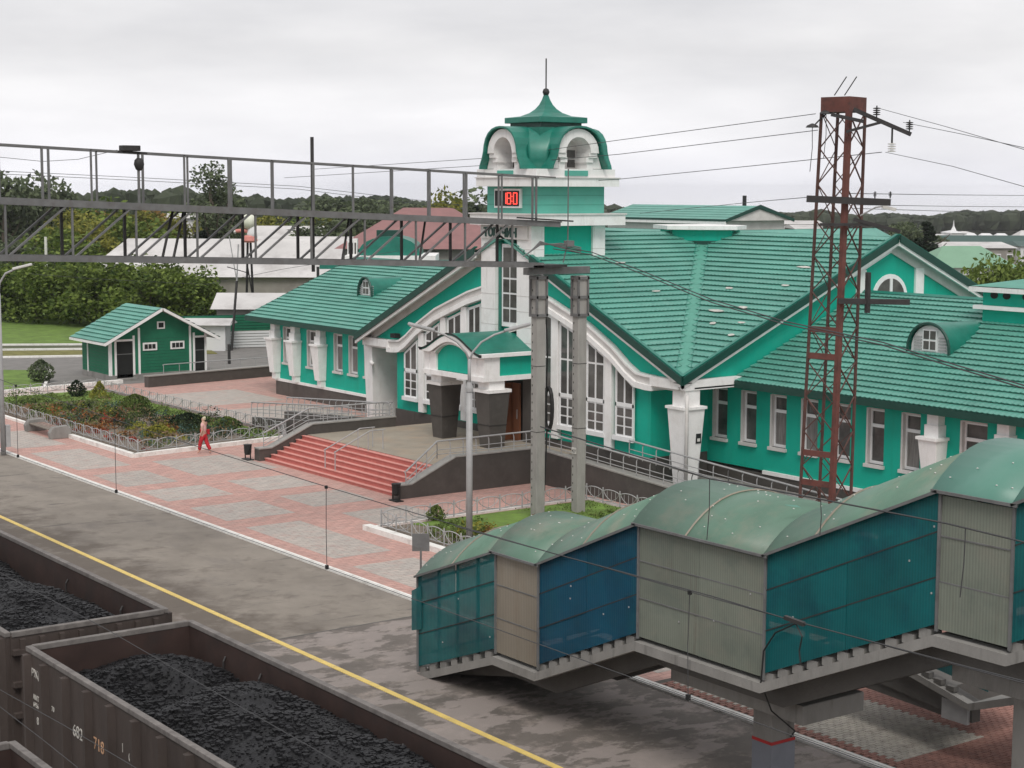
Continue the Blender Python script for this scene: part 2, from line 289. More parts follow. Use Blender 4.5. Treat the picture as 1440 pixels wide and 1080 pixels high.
def mesh(name, mb, mt, off=Vector((0, 0, 0)), smooth=False):
    me = bpy.data.meshes.new(name)
    me.from_pydata([(x-off.x, y-off.y, z-off.z) for x, y, z in mb.v], [], mb.f)
    me.materials.append(mt)
    if smooth:
        me.polygons.foreach_set('use_smooth', [True]*len(me.polygons))
    me.update(); return me
def rootof(o):
    while o.parent: o = o.parent
    return o
def part(name, mb, mt, parent, label=None, smooth=False, bevel=0, kind=None):
    off = Vector(rootof(parent).location)
    me = mesh(name, mb, mt, off, smooth); o = bpy.data.objects.new(name, me); COL.objects.link(o); o.parent = parent
    if label: o['label'] = label
    if kind: o['kind'] = kind
    if bevel:
        b = o.modifiers.new('bevel', 'BEVEL'); b.width = bevel; b.segments = 2; b.limit_method = 'ANGLE'
    return o
def tag(o, label, cat, group=None):
    o['label'] = label; o['category'] = cat
    if group: o['group'] = group
    return o
def thing(name, loc, label, cat, group=None, rz=0):
    o = bpy.data.objects.new(name, None); COL.objects.link(o); o.location = loc; o.rotation_euler.z = rz
    o.empty_display_size = .2
    return tag(o, label, cat, group)
def solo(name, mb, mt, loc, label, cat, group=None, smooth=False, bevel=0):
    loc = Vector(loc); o = bpy.data.objects.new(name, mesh(name, mb, mt, loc, smooth)); COL.objects.link(o); o.location = loc
    if bevel:
        b = o.modifiers.new('bevel', 'BEVEL'); b.width = bevel; b.segments = 2; b.limit_method = 'ANGLE'
    return tag(o, label, cat, group)
def struct(name, mb, mt, kind='structure', smooth=False):
    o = bpy.data.objects.new(name, mesh(name, mb, mt, Vector((0, 0, 0)), smooth)); COL.objects.link(o); o['kind'] = kind; return o
def copy_tree(o, parent=None):
    c = o.copy(); COL.objects.link(c); c.parent = parent
    for ch in list(o.children): copy_tree(ch, c)
    return c
def dup(root, loc, rz=0, label=None, group=None, scale=None):
    r = copy_tree(root); r.location = loc; r.rotation_euler.z = rz
    if scale: r.scale = scale
    if label: r['label'] = label
    if group: r['group'] = group
    return r
def text_mb(txt, size, origin, ux, uy, thick=.004, bold=0):
    cu = bpy.data.curves.new('lettering', 'FONT'); cu.body = txt; cu.size = size; cu.extrude = thick; cu.offset = bold
    o = bpy.data.objects.new('lettering_source', cu); COL.objects.link(o)
    dg = bpy.context.evaluated_depsgraph_get(); me = bpy.data.meshes.new_from_object(o.evaluated_get(dg))
    ux = Vector(ux); uy = Vector(uy); uz = ux.cross(uy); origin = Vector(origin)
    mb = MB(); mb.v = [tuple(origin+ux*v.co.x+uy*v.co.y+uz*v.co.z) for v in me.vertices]; mb.f = [tuple(p.vertices) for p in me.polygons]
    bpy.data.objects.remove(o); bpy.data.meshes.remove(me); return mb

# ------------------------------------------------------------------ ground
def T(x, y):
    d = math.hypot(x, y); return -.018*max(0, d-300)
xs = [-900, -500, -300, -180, -100, -50, -20, 0, 8, 15.3, 15.5, 25, 40, 60, 80, 100, 130, 160, 200, 240, 300, 380, 480, 600, 750, 900, 1100, 1400, 1700, 2000]
ys = [-400, -300, -150, -80, -30, 0, 30, 60, 90, 120, 150, 180, 220, 260, 320, 400, 500, 620, 760, 900, 1100, 1400, 1700, 2000]
g = MB()
for y in ys:
    for x in xs: g.v.append((x, y, T(x, y)+(-.62 if x < 15.4 and abs(y) < 400 else -.03)))
nx = len(xs)
for j in range(len(ys)-1):
    for i in range(nx-1): g.f.append((j*nx+i, j*nx+i+1, (j+1)*nx+i+1, (j+1)*nx+i))
struct('ground', g, EARTH)
struct('track_bed', MB().box(-8, 15.1, -60, 260, -.8, -.5), BALL)
pl = MB().box(15.25, 25.3, -40, 42, -.7, 0.0); pl.f = pl.f
struct('platform', MB().box(15.25, 25.28, 38.0, 240, -.7, 0), ASPH)
struct('platform_worn', MB().box(15.25, 25.28, -40, 37.99, -.7, 0), ASPHW)
struct('platform_edge_strip', MB().box(15.2, 19.3, -40, 240, -.6, .006), EDGEA)
struct('yellow_line', MB().box(20.08, 20.24, -40, 240, -.3, .012), YELL)
struct('platform_joint', MB().box(19.3, 25.28, 37.96, 38.02, -.3, .005), CONCD)
# double kerb strip between the platform and the plaza
struct('kerb_platform', MB().box(25.30, 25.42, -40, 150, -.2, .05), KERBW)
struct('kerb_platform_inner', MB().box(25.48, 25.58, -40, 150, -.2, .04), KERBW)
struct('gutter', MB().box(25.42, 25.48, -40, 150, -.2, -.01), GROUT)
plaza = struct('plaza', MB().box(25.58, 50, 18, 94, -.3, 0), PINKP)
def pave(x0, x1, y0, y1):
    o = part('paving_panel', MB().box(x0, x1, y0, y1, -.01, .004), GREYP, plaza); return o
for a in [(26.2, 28.5, 66.1, 71.6), (26.2, 28.4, 61.3, 64.6), (29.6, 33.2, 62.0, 66.5), (26.2, 28.9, 57.5, 60.1), (30.0, 32.6, 57.5, 60.3),
          (26.3, 29.0, 52.9, 55.9), (30.1, 32.7, 53.5, 56.1), (26.3, 28.4, 45.5, 51.5), (26.2, 28.4, 38.0, 44.2), (30.3, 33.0, 49.3, 51.9),
          (26.2, 28.5, 73.2, 78.6), (26.2, 28.5, 80.2, 86), (38.6, 44.4, 74, 80), (38.6, 44.4, 82, 88), (26.2, 28.6, 30, 36.5)]: pave(*a)
# --- brick pavers one by one where they show large, under the stair bridge
pv = struct('paved_walk', MB().box(25.6, 36, 17, 29.5, -.2, .006), GROUT)
proto = {}
for k, mt in (('g', BRICKG), ('r', BRICKR)):
    me = mesh('paver', MB().frustum((0, 0, 0), .20, .10, (0, 0, .022), .186, .088), mt); proto[k] = me
cnt = 0; far = {'g': MB(), 'r': MB()}
y = 18.0; row = 0
while y < 29.3:
    x = 25.7+(.105 if row % 2 else 0)
    while x < 35:
        redz = x > 28.6 or x < 26.0 or y < 22.3
        k = 'r' if redz else 'g'
        near = 25.7 < x < 28.6 and 21.0 < y < 24.2 and cnt < 290
        jz = random.uniform(0, .005)
        if near:
            o = bpy.data.objects.new('paver', proto[k]); COL.objects.link(o); o.parent = pv
            o.location = (x, y, .004+jz); o.rotation_euler.z = random.uniform(-.03, .03); cnt += 1
        else:
            far[k].frustum((x, y, .004), .20, .10, (x, y, .024+jz), .186, .088)
        x += .212
    y += .112; row += 1
for k, mt in (('g', BRICKG), ('r', BRICKR)):
    o = part('paver_field', far[k], mt, pv); o['kind'] = 'stuff'

# ------------------------------------------------------------------ roofs made of tile courses
def courses(parent, O, Uv, Sv, Nv, slen, a, b, n, mt=TILE, wave=.11, amp=.012, h=.075, fine=True):
    """O at lower corner, Uv along the eave, Sv up the slope; a(s), b(s) give the ends of a course"""
    O = Vector(O); Uv = Vector(Uv).normalized(); Sv = Vector(Sv).normalized(); Nv = Vector(Nv).normalized()
    st = slen/n; step = wave if fine else 1e9
    for i in range(n):
        s0 = i*st; s1 = (i+1)*st
        lo = min(a(s0), a(s1)); hi = max(b(s0), b(s1))
        if hi-lo < .05: continue
        us = [lo]; u = math.ceil((lo+1e-4)/step)*step if fine else 1e9
        while u < hi-1e-3: us.append(u); u += step
        us.append(hi)
        mb = MB(); rows = []
        for k, u in enumerate(us):
            u0 = min(max(u, a(s0)), b(s0)); u1 = min(max(u, a(s1)), b(s1))
            wv = amp*(1 if k % 2 else -1) if fine else 0
            base = O+Uv*u0+Sv*(s0-.012); top = O+Uv*u1+Sv*(s1+.02)
            rows.append((base-Nv*.01+Sv*.07, base+Nv*(h*.55+wv), base+Nv*(h+wv), top+Nv*(.004+wv*.25)))
        for r4 in rows: mb.v += [tuple(p) for p in r4]
        for k in range(len(us)-1):
            for q in range(3): mb.f.append((k*4+q, (k+1)*4+q, (k+1)*4+q+1, k*4+q+1))
        part('tile_course', mb, mt, parent)

# ------------------------------------------------------------------ the station
ST = thing('train_station', (50, 58, 0), 'emerald green railway station with white trim, cross-gabled green tile roof and clock tower', 'station')
def wall_x(name, x, y0, y1, z0, z1, holes, mt, parent, depth=.28, sgn=1):
    """wall in a plane x=const facing -x with rectangular openings (y0,y1,z0,z1) and reveals"""
    Y = sorted(set([y0, y1]+[h for o in holes for h in o[:2]])); Z = sorted(set([z0, z1]+[h for o in holes for h in o[2:]]))
    mb = MB()
    for i in range(len(Y)-1):
        for j in range(len(Z)-1):
            cy = (Y[i]+Y[i+1])/2; cz = (Z[j]+Z[j+1])/2
            if any(o[0] < cy < o[1] and o[2] < cz < o[3] for o in holes): continue
            mb.add([(x, Y[i], Z[j]), (x, Y[i+1], Z[j]), (x, Y[i+1], Z[j+1]), (x, Y[i], Z[j+1])], [(0, 3, 2, 1)])
    for a, b, c, d in holes:
        X = x+depth
        mb.add([(x, a, c), (x, b, c), (x, b, d), (x, a, d), (X, a, c), (X, b, c), (X, b, d), (X, a, d)],
               [(0, 1, 5, 4), (1, 2, 6, 5), (2, 3, 7, 6), (3, 0, 4, 7)])
    mb.add([(x, y0, z0), (x+.4, y0, z0), (x+.4, y0, z1), (x, y0, z1)], [(0, 1, 2, 3)])
    mb.add([(x, y1, z0), (x+.4, y1, z0), (x+.4, y1, z1), (x, y1, z1)], [(3, 2, 1, 0)])
    return part(name, mb, mt, parent)
def wing_window(parent, x, y0, y1, z0, z1, bars=1, cols=1, sill=True, curtain=True):
    xi = x+.12; f = MB(); t = .075
    f.box(xi, xi+.06, y0, y0+t, z0, z1).box(xi, xi+.06, y1-t, y1, z0, z1).box(xi, xi+.058, y0+t, y1-t, z0, z0+t+.03).box(xi, xi+.058, y0+t, y1-t, z1-t, z1)
    wn = part('window', f, FRAMEW, parent)
    zt = z1-(z1-z0)*.3
    part('transom', MB().box(xi-.01, xi+.055, y0+t, y1-t, zt-.06, zt+.06), FRAMEW, wn)
    for k in range(1, cols):
        yc = y0+(y1-y0)*k/cols; part('mullion', MB().box(xi, xi+.05, yc-.04, yc+.04, z0+t, z1-t), FRAMEW, wn)
    part('pane', MB().box(xi+.04, xi+.05, y0+t, y1-t, z0+t, zt-.06), CURT if random.random() < .6 else GLASS, wn)
    part('pane', MB().box(xi+.04, xi+.05, y0+t, y1-t, zt+.06, z1-t), GLASS, wn)
    # white reveal lining on the far side and sill
    part('reveal', MB().box(x-.03, xi, y1-.012, y1+.07, z0-.02, z1+.03).box(x-.03, xi, y0, y1, z1-.0, z1+.05), WHITEG, wn)
    if sill: part('sill', MB().box(x-.12, x+.12, y0-.06, y1+.1, z0-.12, z0), WHITEG, wn)
    return wn
XW = 45.4
lw = [(83.05, 83.9), (80.35, 81.2), (77.5, 78.3), (75.95, 76.75), (74.35, 75.15), (72.7, 73.5)]
rw = [(48.07, 48.82), (46.47, 47.22), (44.88, 45.64), (43.28, 44.04), (41.68, 42.44), (40.1, 40.84), (38.48, 39.24), (35.66, 36.69), (32.8, 33.8)]
wh = lambda L_: [(a, b, 1.87, 3.83) for a, b in L_]
wall_x('wall', XW, 67.0, 84.75, .9, 4.2, wh(lw), EMER, ST)
wall_x('wall', XW, 27, 50.0, .9, 4.2, wh(rw), EMER, ST)
for a, b in lw+rw: wing_window(ST, XW, a, b, 1.87, 3.83, cols=1 if b-a < .9 else 1)
# plinth slabs of dark granite, cut in panels
def slabs(x, y0, y1, z0, z1, step=1.6, mt=GRAN, name='plinth_slab'):
    y = y0
    while y < y1-.01:
        e = min(y+step, y1); part(name, MB().box(x-.06, x+.3, y+.006, e-.006, z0, z1), mt, ST, bevel=.006); y = e
slabs(XW, 70.5, 84.8, 0, .78); slabs(XW, 27, 50.2, 0, .78)
part('base_moulding', MB().box(XW-.10, XW+.1, 70.0, 84.85, .78, .92), WHITE, ST)
part('base_moulding', MB().box(XW-.10, XW+.1, 27, 46.0, .78, .92), WHITE, ST)
part('eave_moulding', MB().box(XW-.16, XW+.1, 70.0, 84.9, 4.06, 4.2), WHITE, ST)
part('eave_moulding', MB().box(XW-.16, XW+.1, 27, 47.0, 4.06, 4.2), WHITE, ST)
# end and rear walls
part('wall', MB().prism([(XW, 84.75, 0), (58.6, 84.75, 0), (58.6, 84.75, 4.4), (52, 84.75, 7.2), (XW, 84.75, 4.4)], (0, -.3, 0)), EMER, ST)
part('wall', MB().box(58.6, 58.9, 27, 84.75, 0, 4.2), EMER, ST)
part('wall', MB().box(43, 65.2, 69.4, 69.7, 3.9, 4.5).box(65, 65.3, 47.3, 69.7, 0, 4.5), EMER, ST)
# tapered wing pilasters
def pilaster(y, x=XW, w=1.0):
    p = part('pilaster', MB().frustum((x-.21, y, 1.25), .42, .50*w, (x-.30, y, 3.12), .60, .80*w), WHITE, ST, bevel=.012)
    part('cap', MB().box(x-.66, x+.01, y-.46*w, y+.46*w, 3.12, 3.22), WHITE, p)
    part('neck', MB().box(x-.40, x+.01, y-.30*w, y+.30*w, 3.22, 3.62).box(x-.34, x+.01, y-.24*w, y+.24*w, 3.62, 4.12), WHITE, p)
    part('foot', MB().box(x-.30, x+.01, y-.2*w, y+.2*w, .9, 1.25), WHITE, p)
for y in (84.6, 82.3, 79.5, 37.68, 34.78, 31.6): pilaster(y)

# wing roofs
def wing_roof(y0, y1, ridge=True, visible=True):
    ex, ez, rx, rz_ = 44.72, 4.27, 52.0, 7.42
    deck = MB().prism([(ex, y0, ez-.12), (rx, y0, rz_-.12), (rx, y0, rz_-.02), (ex, y0, ez-.02)], (0, y1-y0, 0)); deck.prism([(rx, y0, rz_-.12), (59.3, y0, ez-.12), (59.3, y0, ez-.02), (rx, y0, rz_-.02)], (0, y1-y0, 0))
    d = part('roof_slope', deck, TILE, ST)
    S = Vector((rx-ex, 0, rz_-ez)); sl = S.length; S.normalize(); Nn = Vector((-S.z, 0, S.x))
    courses(d, (ex, y0, ez), (0, 1, 0), S, Nn, sl, lambda s: 0, lambda s: y1-y0, 21)
    part('fascia', MB().box(ex-.06, ex+.02, y0, y1, ez-.24, ez+.02), DGREEN, ST)
    part('soffit', MB().box(ex, XW, y0, y1, ez-.22, ez-.14), DGREEN, ST)
    part('ridge_cap', MB().prism([(rx-.14, y0, rz_-.0), (rx, y0, rz_+.09), (rx+.14, y0, rz_-.0)], (0, y1-y0, 0)), MGREEN, ST)
wing_roof(69.9, 87.2); wing_roof(24, 47.2)
part('verge_board', MB().prism([(44.7, 87.2, 4.05), (52, 87.2, 7.2), (59.3, 87.2, 4.05), (59.3, 87.2, 4.3), (52, 87.2, 7.5), (44.7, 87.2, 4.3)], (0, .05, 0)), DGREEN, ST)
# central cross-gable
CX, CY, HW, EZ, PZ = 53.6, 58.5, 11.6, 4.5, 9.62
rise = PZ-EZ; sl = math.hypot(HW, rise)
def plane_tri(O, Uv, Sv, Nv, n, fine):
    """triangular slope: valley side starts at u = 0 and widens upward"""
    Uv = Vector(Uv); Sv = Vector(Sv)
    O = Vector(O); deck = MB(); e = Vector(Nv)*-.03
    deck.prism([O+e, O+Sv*sl+e, O+Sv*sl+Uv*HW+e], Vector(Nv)*-.10)
    d = part('roof_slope', deck, TILE, ST)
    courses(d, O, Uv, Sv, Nv, sl, lambda s: 0, lambda s: max(0, s/sl*HW-.16), n, fine=fine)
    return d
c_, s_ = HW/sl, rise/sl
x0, x1, y0, y1 = CX-HW, CX+HW, CY-HW, CY+HW
roofA = plane_tri((x0, y0, EZ), (1, 0, 0), (0, c_, s_), (0, -s_, c_), 29, True)      # right slope of the track-side gable
roofB = plane_tri((x0, y0, EZ), (0, 1, 0), (c_, 0, s_), (-s_, 0, c_), 29, True)      # track-side slope of the end gable
plane_tri((x0, y1, EZ), (1, 0, 0), (0, -c_, s_), (0, s_, c_), 10, False)
plane_tri((x0, y1, EZ), (0, -1, 0), (c_, 0, s_), (-s_, 0, c_), 29, False)
plane_tri((x1, y0, EZ), (-1, 0, 0), (0, c_, s_), (0, -s_, c_), 10, False)
plane_tri((x1, y0, EZ), (0, 1, 0), (-c_, 0, s_), (s_, 0, c_), 10, False)
plane_tri((x1, y1, EZ), (-1, 0, 0), (0, -c_, s_), (0, s_, c_), 10, False)
plane_tri((x1, y1, EZ), (0, -1, 0), (-c_, 0, s_), (s_, 0, c_), 10, False)
# valley flashing strip in sections
vn = Vector((-s_, -s_, 2*c_)).normalized(); vd = Vector((HW, HW, rise)).normalized(); va = vd.cross(vn).normalized()
for k in range(5):
    a = Vector((x0, y0, EZ))+vd*(.25+k*3.2); b = Vector((x0, y0, EZ))+vd*(.25+(k+1)*3.2)-vd*.02
    if (b-Vector((x0, y0, EZ))).length > 16.6: b = Vector((x0, y0, EZ))+vd*16.4
    part('valley_flashing', MB().prism([a+va*.30, a-va*.30, b-va*.30, b+va*.30], vn*.10), LGREEN, ST)
    part('valley_flashing', MB().bar(a+va*.27+vn*.11, b+va*.27+vn*.11, .04, .06, vn).bar(a-va*.27+vn*.11, b-va*.27+vn*.11, .04, .06, vn), MGREEN, ST)
for k in range(10):   # faded patches where paint has flaked off the tiles
    if k < 2: s = random.uniform(2, 10); u = random.uniform(.1, .8)*s/sl*HW; P = Vector((x0+u, y0, EZ))+Vector((0, c_, s_))*s; Uu = Vector((1, 0, 0)); Ss = Vector((0, c_, s_)); Nn = Vector((0, -s_, c_))
    else: s = random.uniform(3, 11.5); u = random.uniform(.15, .9)*s/sl*HW; P = Vector((x0, y0+u, EZ))+Vector((c_, 0, s_))*s; Uu = Vector((0, 1, 0)); Ss = Vector((c_, 0, s_)); Nn = Vector((-s_, 0, c_))
    lw_ = random.uniform(.18, .62); lh = random.uniform(.05, .13)
    pts = [P+Uu*lw_*math.cos(t)*random.uniform(.6, 1)+Ss*lh*math.sin(t)*random.uniform(.6, 1)+Nn*.075 for t in [i*math.pi/4 for i in range(8)]]
    part('flaked_patch', MB().prism(pts, Nn*.012), TILEF, ST)
# verges of gables A (faces the tracks) and B (faces the camera side)
def verge(P0, P1, outw, wall_off, label=None):
    """fascia board + soffit along a raking edge from P0 (low) to P1 (peak); outw = outward horizontal normal"""
    P0 = Vector(P0); P1 = Vector(P1); o = Vector(outw); up = Vector((0, 0, 1))
    part('verge_fascia', MB().prism([P0-up*.22, P1-up*.22, P1+up*.08, P0+up*.08], o*.07), DGREEN, ST)
    part('verge_cap', MB().prism([P0+up*.08, P1+up*.08, P1+up*.13, P0+up*.13], -o*.16+o*0), MGREEN, ST)
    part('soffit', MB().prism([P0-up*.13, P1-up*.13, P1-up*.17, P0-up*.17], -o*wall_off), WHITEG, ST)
    part('rake_moulding', MB().prism([P0-up*.20, P1-up*.20, P1-up*.36, P0-up*.36], -o*.10-o*0+Vector((0, 0, 0))), WHITE, ST)
XA = 42.0
zr_ = lambda y: PZ-abs(y-CY)*rise/HW
verge((XA, y0, EZ), (XA, 56.4, zr_(56.4)), (-1, 0, 0), .5); verge((XA-.25, y1, EZ), (XA-.25, 60.05, zr_(60.05)), (-1, 0, 0), .75)
verge((x0, y0, EZ), (CX, y0, PZ), (0, -1, 0), .5); verge((x1, y0-.1, EZ), (CX, y0-.1, PZ), (0, -1, 0), .6)
for (ya, yb, hh) in ((y1, 60.05, .34), (y0, 56.4, .10)):
    sg = 1 if ya > yb else -1
    part('rake_band', MB().prism([(42.3, ya-sg*.6, zr_(ya-sg*.6)-.14), (42.3, yb, zr_(yb)-.14), (42.3, yb, zr_(yb)-.14-hh), (42.3, ya-sg*.6, zr_(ya-sg*.6)-.14-hh)], (.08, 0, 0)), WHITEG if hh > .2 else WHITE, ST)
# track-side gable wall: block with tall windows under a curved cornice, tympanum above
XB = 42.35; BY0, BY1, CYB = 49.15, 67.35, 58.25
def curve_top(y):   # lower edge of the curved cornice
    pts = [(0, 7.25), (2, 6.72), (2.9, 6.5), (4.3, 6.02), (5.5, 5.6), (7, 4.85), (7.9, 4.25), (8.5, 3.95), (9.1, 3.9), (12, 3.9)]
    d = abs(y-CYB)
    for (a, za), (b, zb) in zip(pts, pts[1:]):
        if a <= d <= b: return za+(zb-za)*(d-a)/(b-a)
    return 3.9
poly = [(XB+.06, BY0, 1.25), (XB+.06, BY1, 1.25), (XB+.06, BY1, 4.1), (XB+.06, 69.4, 4.1), (XB+.06, 69.4, 4.5), (XB+.06, 69.4, 4.62), (XB+.06, CY, 9.42), (XB+.06, 47.5, 4.62), (XB+.06, 47.5, 4.5), (XB+.06, 47.5, 4.1), (XB+.06, BY0, 4.1)]
part('gable_wall', MB().prism(poly, (.3, 0, 0)), EMER, ST)
part('wall', MB().box(XB+.361, XW+.2, BY0, BY0+.25, 1.2, 4.1), EMER, ST); part('wall', MB().box(XB+.361, XW+.2, BY1-.25, BY1, 1.2, 4.1), EMER, ST)
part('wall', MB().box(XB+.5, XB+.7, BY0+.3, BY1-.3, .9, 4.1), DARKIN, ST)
for k in range(11):
    a = BY0-.04+k*(BY1-BY0+.08)/11; b = BY0-.04+(k+1)*(BY1-BY0+.08)/11
    part('plinth_slab', MB().box(XB-.02, XB+.35, a+.006, b-.006, .3, 1.25), GRAN, ST, bevel=.006)
part('plinth_slab', MB().box(XB+.36, XW-.07, BY0-.04, BY0+.3, .3, 1.25), GRAN, ST); part('plinth_slab', MB().box(XB+.36, XW-.07, BY1-.3, BY1+.04, .3, 1.25), GRAN, ST)
# curved cornice, two profiles
ysamp = [BY0-.35, BY0, 49.75, 50.35, 51.25, 52.75, 53.95, 55.35, 56.5]
for sgn in (1, -1):
    Y = [CYB+sgn*(CYB-y) for y in ysamp]
    for (dz0, dz1, dep, nm) in ((0, .22, .34, 'cornice'), (.22, .50, .22, 'cornice_band'), (.50, .58, .30, 'cornice_lip')):
        mb = MB()
        for a, b in zip(Y, Y[1:]):
            lo = lambda q: max(3.9, curve_top(q))
            mb.prism([(XB+.05, a, lo(a)+dz0), (XB+.05, b, lo(b)+dz0), (XB+.05, b, lo(b)+dz1), (XB+.05, a, lo(a)+dz1)], (-dep, 0, 0))
        part(nm, mb, WHITE if nm != 'cornice_band' else WHITEG, ST)
    ye = BY0 if sgn == 1 else BY1
    part('cornice_return', MB().box(XB-.3, XB+.6, min(ye, ye-sgn*.4), max(ye, ye-sgn*.4), 3.9, 4.1), WHITE, ST)
    # horizontal beam over the recess out to the corner pier
    ya, yb = sorted((ye-sgn*.3, CY-sgn*11.3))
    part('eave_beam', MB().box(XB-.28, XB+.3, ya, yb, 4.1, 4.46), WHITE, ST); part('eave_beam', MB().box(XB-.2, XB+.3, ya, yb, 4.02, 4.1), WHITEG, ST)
for yy in (46.95, 69.75):
    part('eave_beam', MB().box(XB-.2, XW+.1, yy, yy+.3, 4.06, 4.44), WHITE, ST)
# soffit over the recess
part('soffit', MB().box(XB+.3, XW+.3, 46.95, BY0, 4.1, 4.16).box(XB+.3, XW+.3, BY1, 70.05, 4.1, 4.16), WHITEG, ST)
# tall windows
def tall_window(y0_, y1_, zb=1.95, door=False):
    xi = XB-.02; t = .10
    zt0 = curve_top(y0_)-.12; zt1 = curve_top(y1_)-.12
    # surround (green reveal strip) and frame
    yl, yh = y0_, y1_
    o = part('window', MB().prism([(xi, yl, zb-.1), (xi, yh, zb-.1), (xi, yh, zt1), (xi, yl, zt0)], (-.05, 0, 0)), FRAMEW, ST)
    yc = (yl+yh)/2; ztc = lambda y: zt0+(zt1-zt0)*(y-yl)/(yh-yl)
    z1 = 3.15; z2 = 4.6; x2 = xi-.05
    for a, b in ((yl+t, yc-.05), (yc+.05, yh-t)):
        top = min(ztc(a), ztc(b))-.10
        if top > z2+.15:
            part('pane', MB().prism([(x2, a, z2+.08), (x2, b, z2+.08), (x2, b, ztc(b)-.12), (x2, a, ztc(a)-.12)], (-.012, 0, 0)), GLASS, o)
        zz = min(z2, top)
        part('pane', MB().prism([(x2, a, z1+.1), (x2, b, z1+.1), (x2, b, zz if top > z2 else max(z1+.2, ztc(b)-.12)), (x2, a, zz if top > z2 else max(z1+.2, ztc(a)-.12))], (-.012, 0, 0)), GLASS, o)
        h = (z1-.08-zb-.02)/3
        for k in range(3):
            part('pane', MB().box(x2-.012, x2, a, b, zb+.04+k*h, zb+.04+(k+1)*h-.06), GLASS, o)
    part('frame', MB().box(x2-.035, x2, yl, yh, z1-.06, z1+.08).box(x2-.035, x2, yl, yl+t*.7, zb, min(zt0, 9)-.05).box(x2-.035, x2, yh-t*.7, yh, zb, min(zt1, 9)-.05).box(x2-.03, x2, yc-.035, yc+.035, zb, ztc(yc)-.05), FRAMEW, o)
    part('sill', MB().box(x2-.12, x2, yl-.08, yh+.08, zb-.2, zb-.02), FRAMEW, o)
for a, b in ((50.0, 51.1), (51.78, 52.92), (53.6, 54.7), (55.2, 56.2)):
    tall_window(a, b); tall_window(2*CYB-b, 2*CYB-a)
for yc in (51.5, 53.3, 54.95):
    for y in (yc, 2*CYB-yc):
        zt = curve_top(y)
        part('white_column', MB().box(XB-.16, XB+.05, y-.21, y+.21, 1.32, zt), WHITE, ST, bevel=.01)
# corner piers
def corner_pier(x, y):
    p = part('corner_pier', MB().frustum((x, y, .3), .62, .62, (x, y, 3.35), 1.0, 1.0), WHITE, ST, bevel=.015)
    part('cap', MB().box(x-.56, x+.56, y-.56, y+.56, 3.35, 3.45), WHITE, p)
    part('neck', MB().box(x-.36, x+.36, y-.36, y+.36, 3.45, 4.1), WHITE, p)
    part('panel_edge', MB().bar((x-.52, y-.52, 3.3), (x-.34, y-.34, .4), .07, .07), WHITE, p)
corner_pier(42.6, 47.35)
pp = part('corner_pier', MB().frustum((43.2, 69.9, .5), 1.5, .55, (43.2, 69.9, 4.0), 1.7, .75), WHITE, ST, bevel=.015)
# small plaque on right pier
part('plaque', MB().box(42.72, 42.98, 46.905, 46.93, 2.05, 2.42), BLACK, ST); part('plaque_print', MB().box(42.78, 42.92, 46.895, 46.904, 2.12, 2.24), PORC, ST)
# end gable B wall over the wing roof
YB = y0+.38
part('gable_wall', MB().prism([(x0+.5, YB, 4.4), (CX, YB, 9.35), (x1-.5, YB, 4.4)], (0, .3, 0)), EMER, ST)
zb_ = lambda x: PZ-abs(x-CX)*rise/HW
for sg in (-1, 1):
    hh = .46 if sg > 0 else .16; xe = CX+sg*(HW-.8)
    part('rake_band', MB().prism([(CX, YB-.02, zb_(CX)-.2), (xe, YB-.02, zb_(xe)-.2), (xe, YB-.02, zb_(xe)-.2-hh), (CX, YB-.02, zb_(CX)-.2-hh)], (0, -.06, 0)), WHITEG if sg > 0 else WHITE, ST)
    if sg < 0: part('rake_band', MB().prism([(CX, YB-.02, zb_(CX)-.3), (CX-2.3, YB-.02, zb_(CX-2.3)-.3), (CX-2.3, YB-.02, zb_(CX-2.3)-.62), (CX, YB-.02, zb_(CX)-.62)], (0, -.061, 0)), WHITE, ST)
    part('white_column', MB().box(CX+sg*1.75-.25, CX+sg*1.75+.25, YB-.10, YB-.081 if False else YB, 6.4, 8.3), WHITE, ST)
arc = [(CX+1.05*math.cos(t), 7.1+1.0*math.sin(t)) for t in [math.pi*i/14 for i in range(15)]]
arci = [(CX+.86*math.cos(t), 7.1+.82*math.sin(t)) for t in [math.pi*i/14 for i in range(15)]]
aw = part('arched_window', MB().prism([(x, YB, z) for x, z in arc], (0, -.05, 0)), FRAMEW, ST)
part('pane', MB().prism([(x, YB-.05, z) for x, z in arci], (0, -.02, 0)), GLASS, aw)
part('mullion', MB().box(CX-.07, CX+.07, YB-.11, YB-.07, 7.1, 7.92), FRAMEW, aw)
# dormers: half-barrel with an arched front
def dormer(y, x=48.0, z=5.72, w=.98, h=1.05, run=3.0):
    n = 14; pr = [(y+w*math.cos(math.pi*i/n), z+h*math.sin(math.pi*i/n)**.85 if 0 < i < n else z-.05) for i in range(n+1)]
    mb = MB()
    for i, (a, b) in enumerate(pr): mb.v += [(x-.12, a, b), (x+run, a, b)]
    for i in range(n): mb.f.append((2*i, 2*i+1, 2*i+3, 2*i+2))
    d = part('dormer', mb, MGREEN, ST, smooth=True)
    part('hood_edge', MB().tube([(x-.12, a, b) for a, b in pr], .06, 6), DGREEN, d)
    part('front', MB().prism([(x, y+(a-y)*.93, z+(b-z)*.93) for a, b in pr], (.06, 0, 0)), PALEW, d)
    part('frame', MB().box(x-.05, x, y-.32, y+.32, z+.06, z+.82), FRAMEW, d)
    for a in (-.27, .03):
        for b in (.11, .48): part('pane', MB().box(x-.065, x-.05, y+a, y+a+.24, z+b, z+b+.3), GLASS, d)
    for s in (-1, 1):
        for k in range(5): part('vent_slat', MB().box(x-.04, x, y+s*.56-.17, y+s*.56+.17, z+.08+k*.11, z+.13+k*.11), STEELL, d)
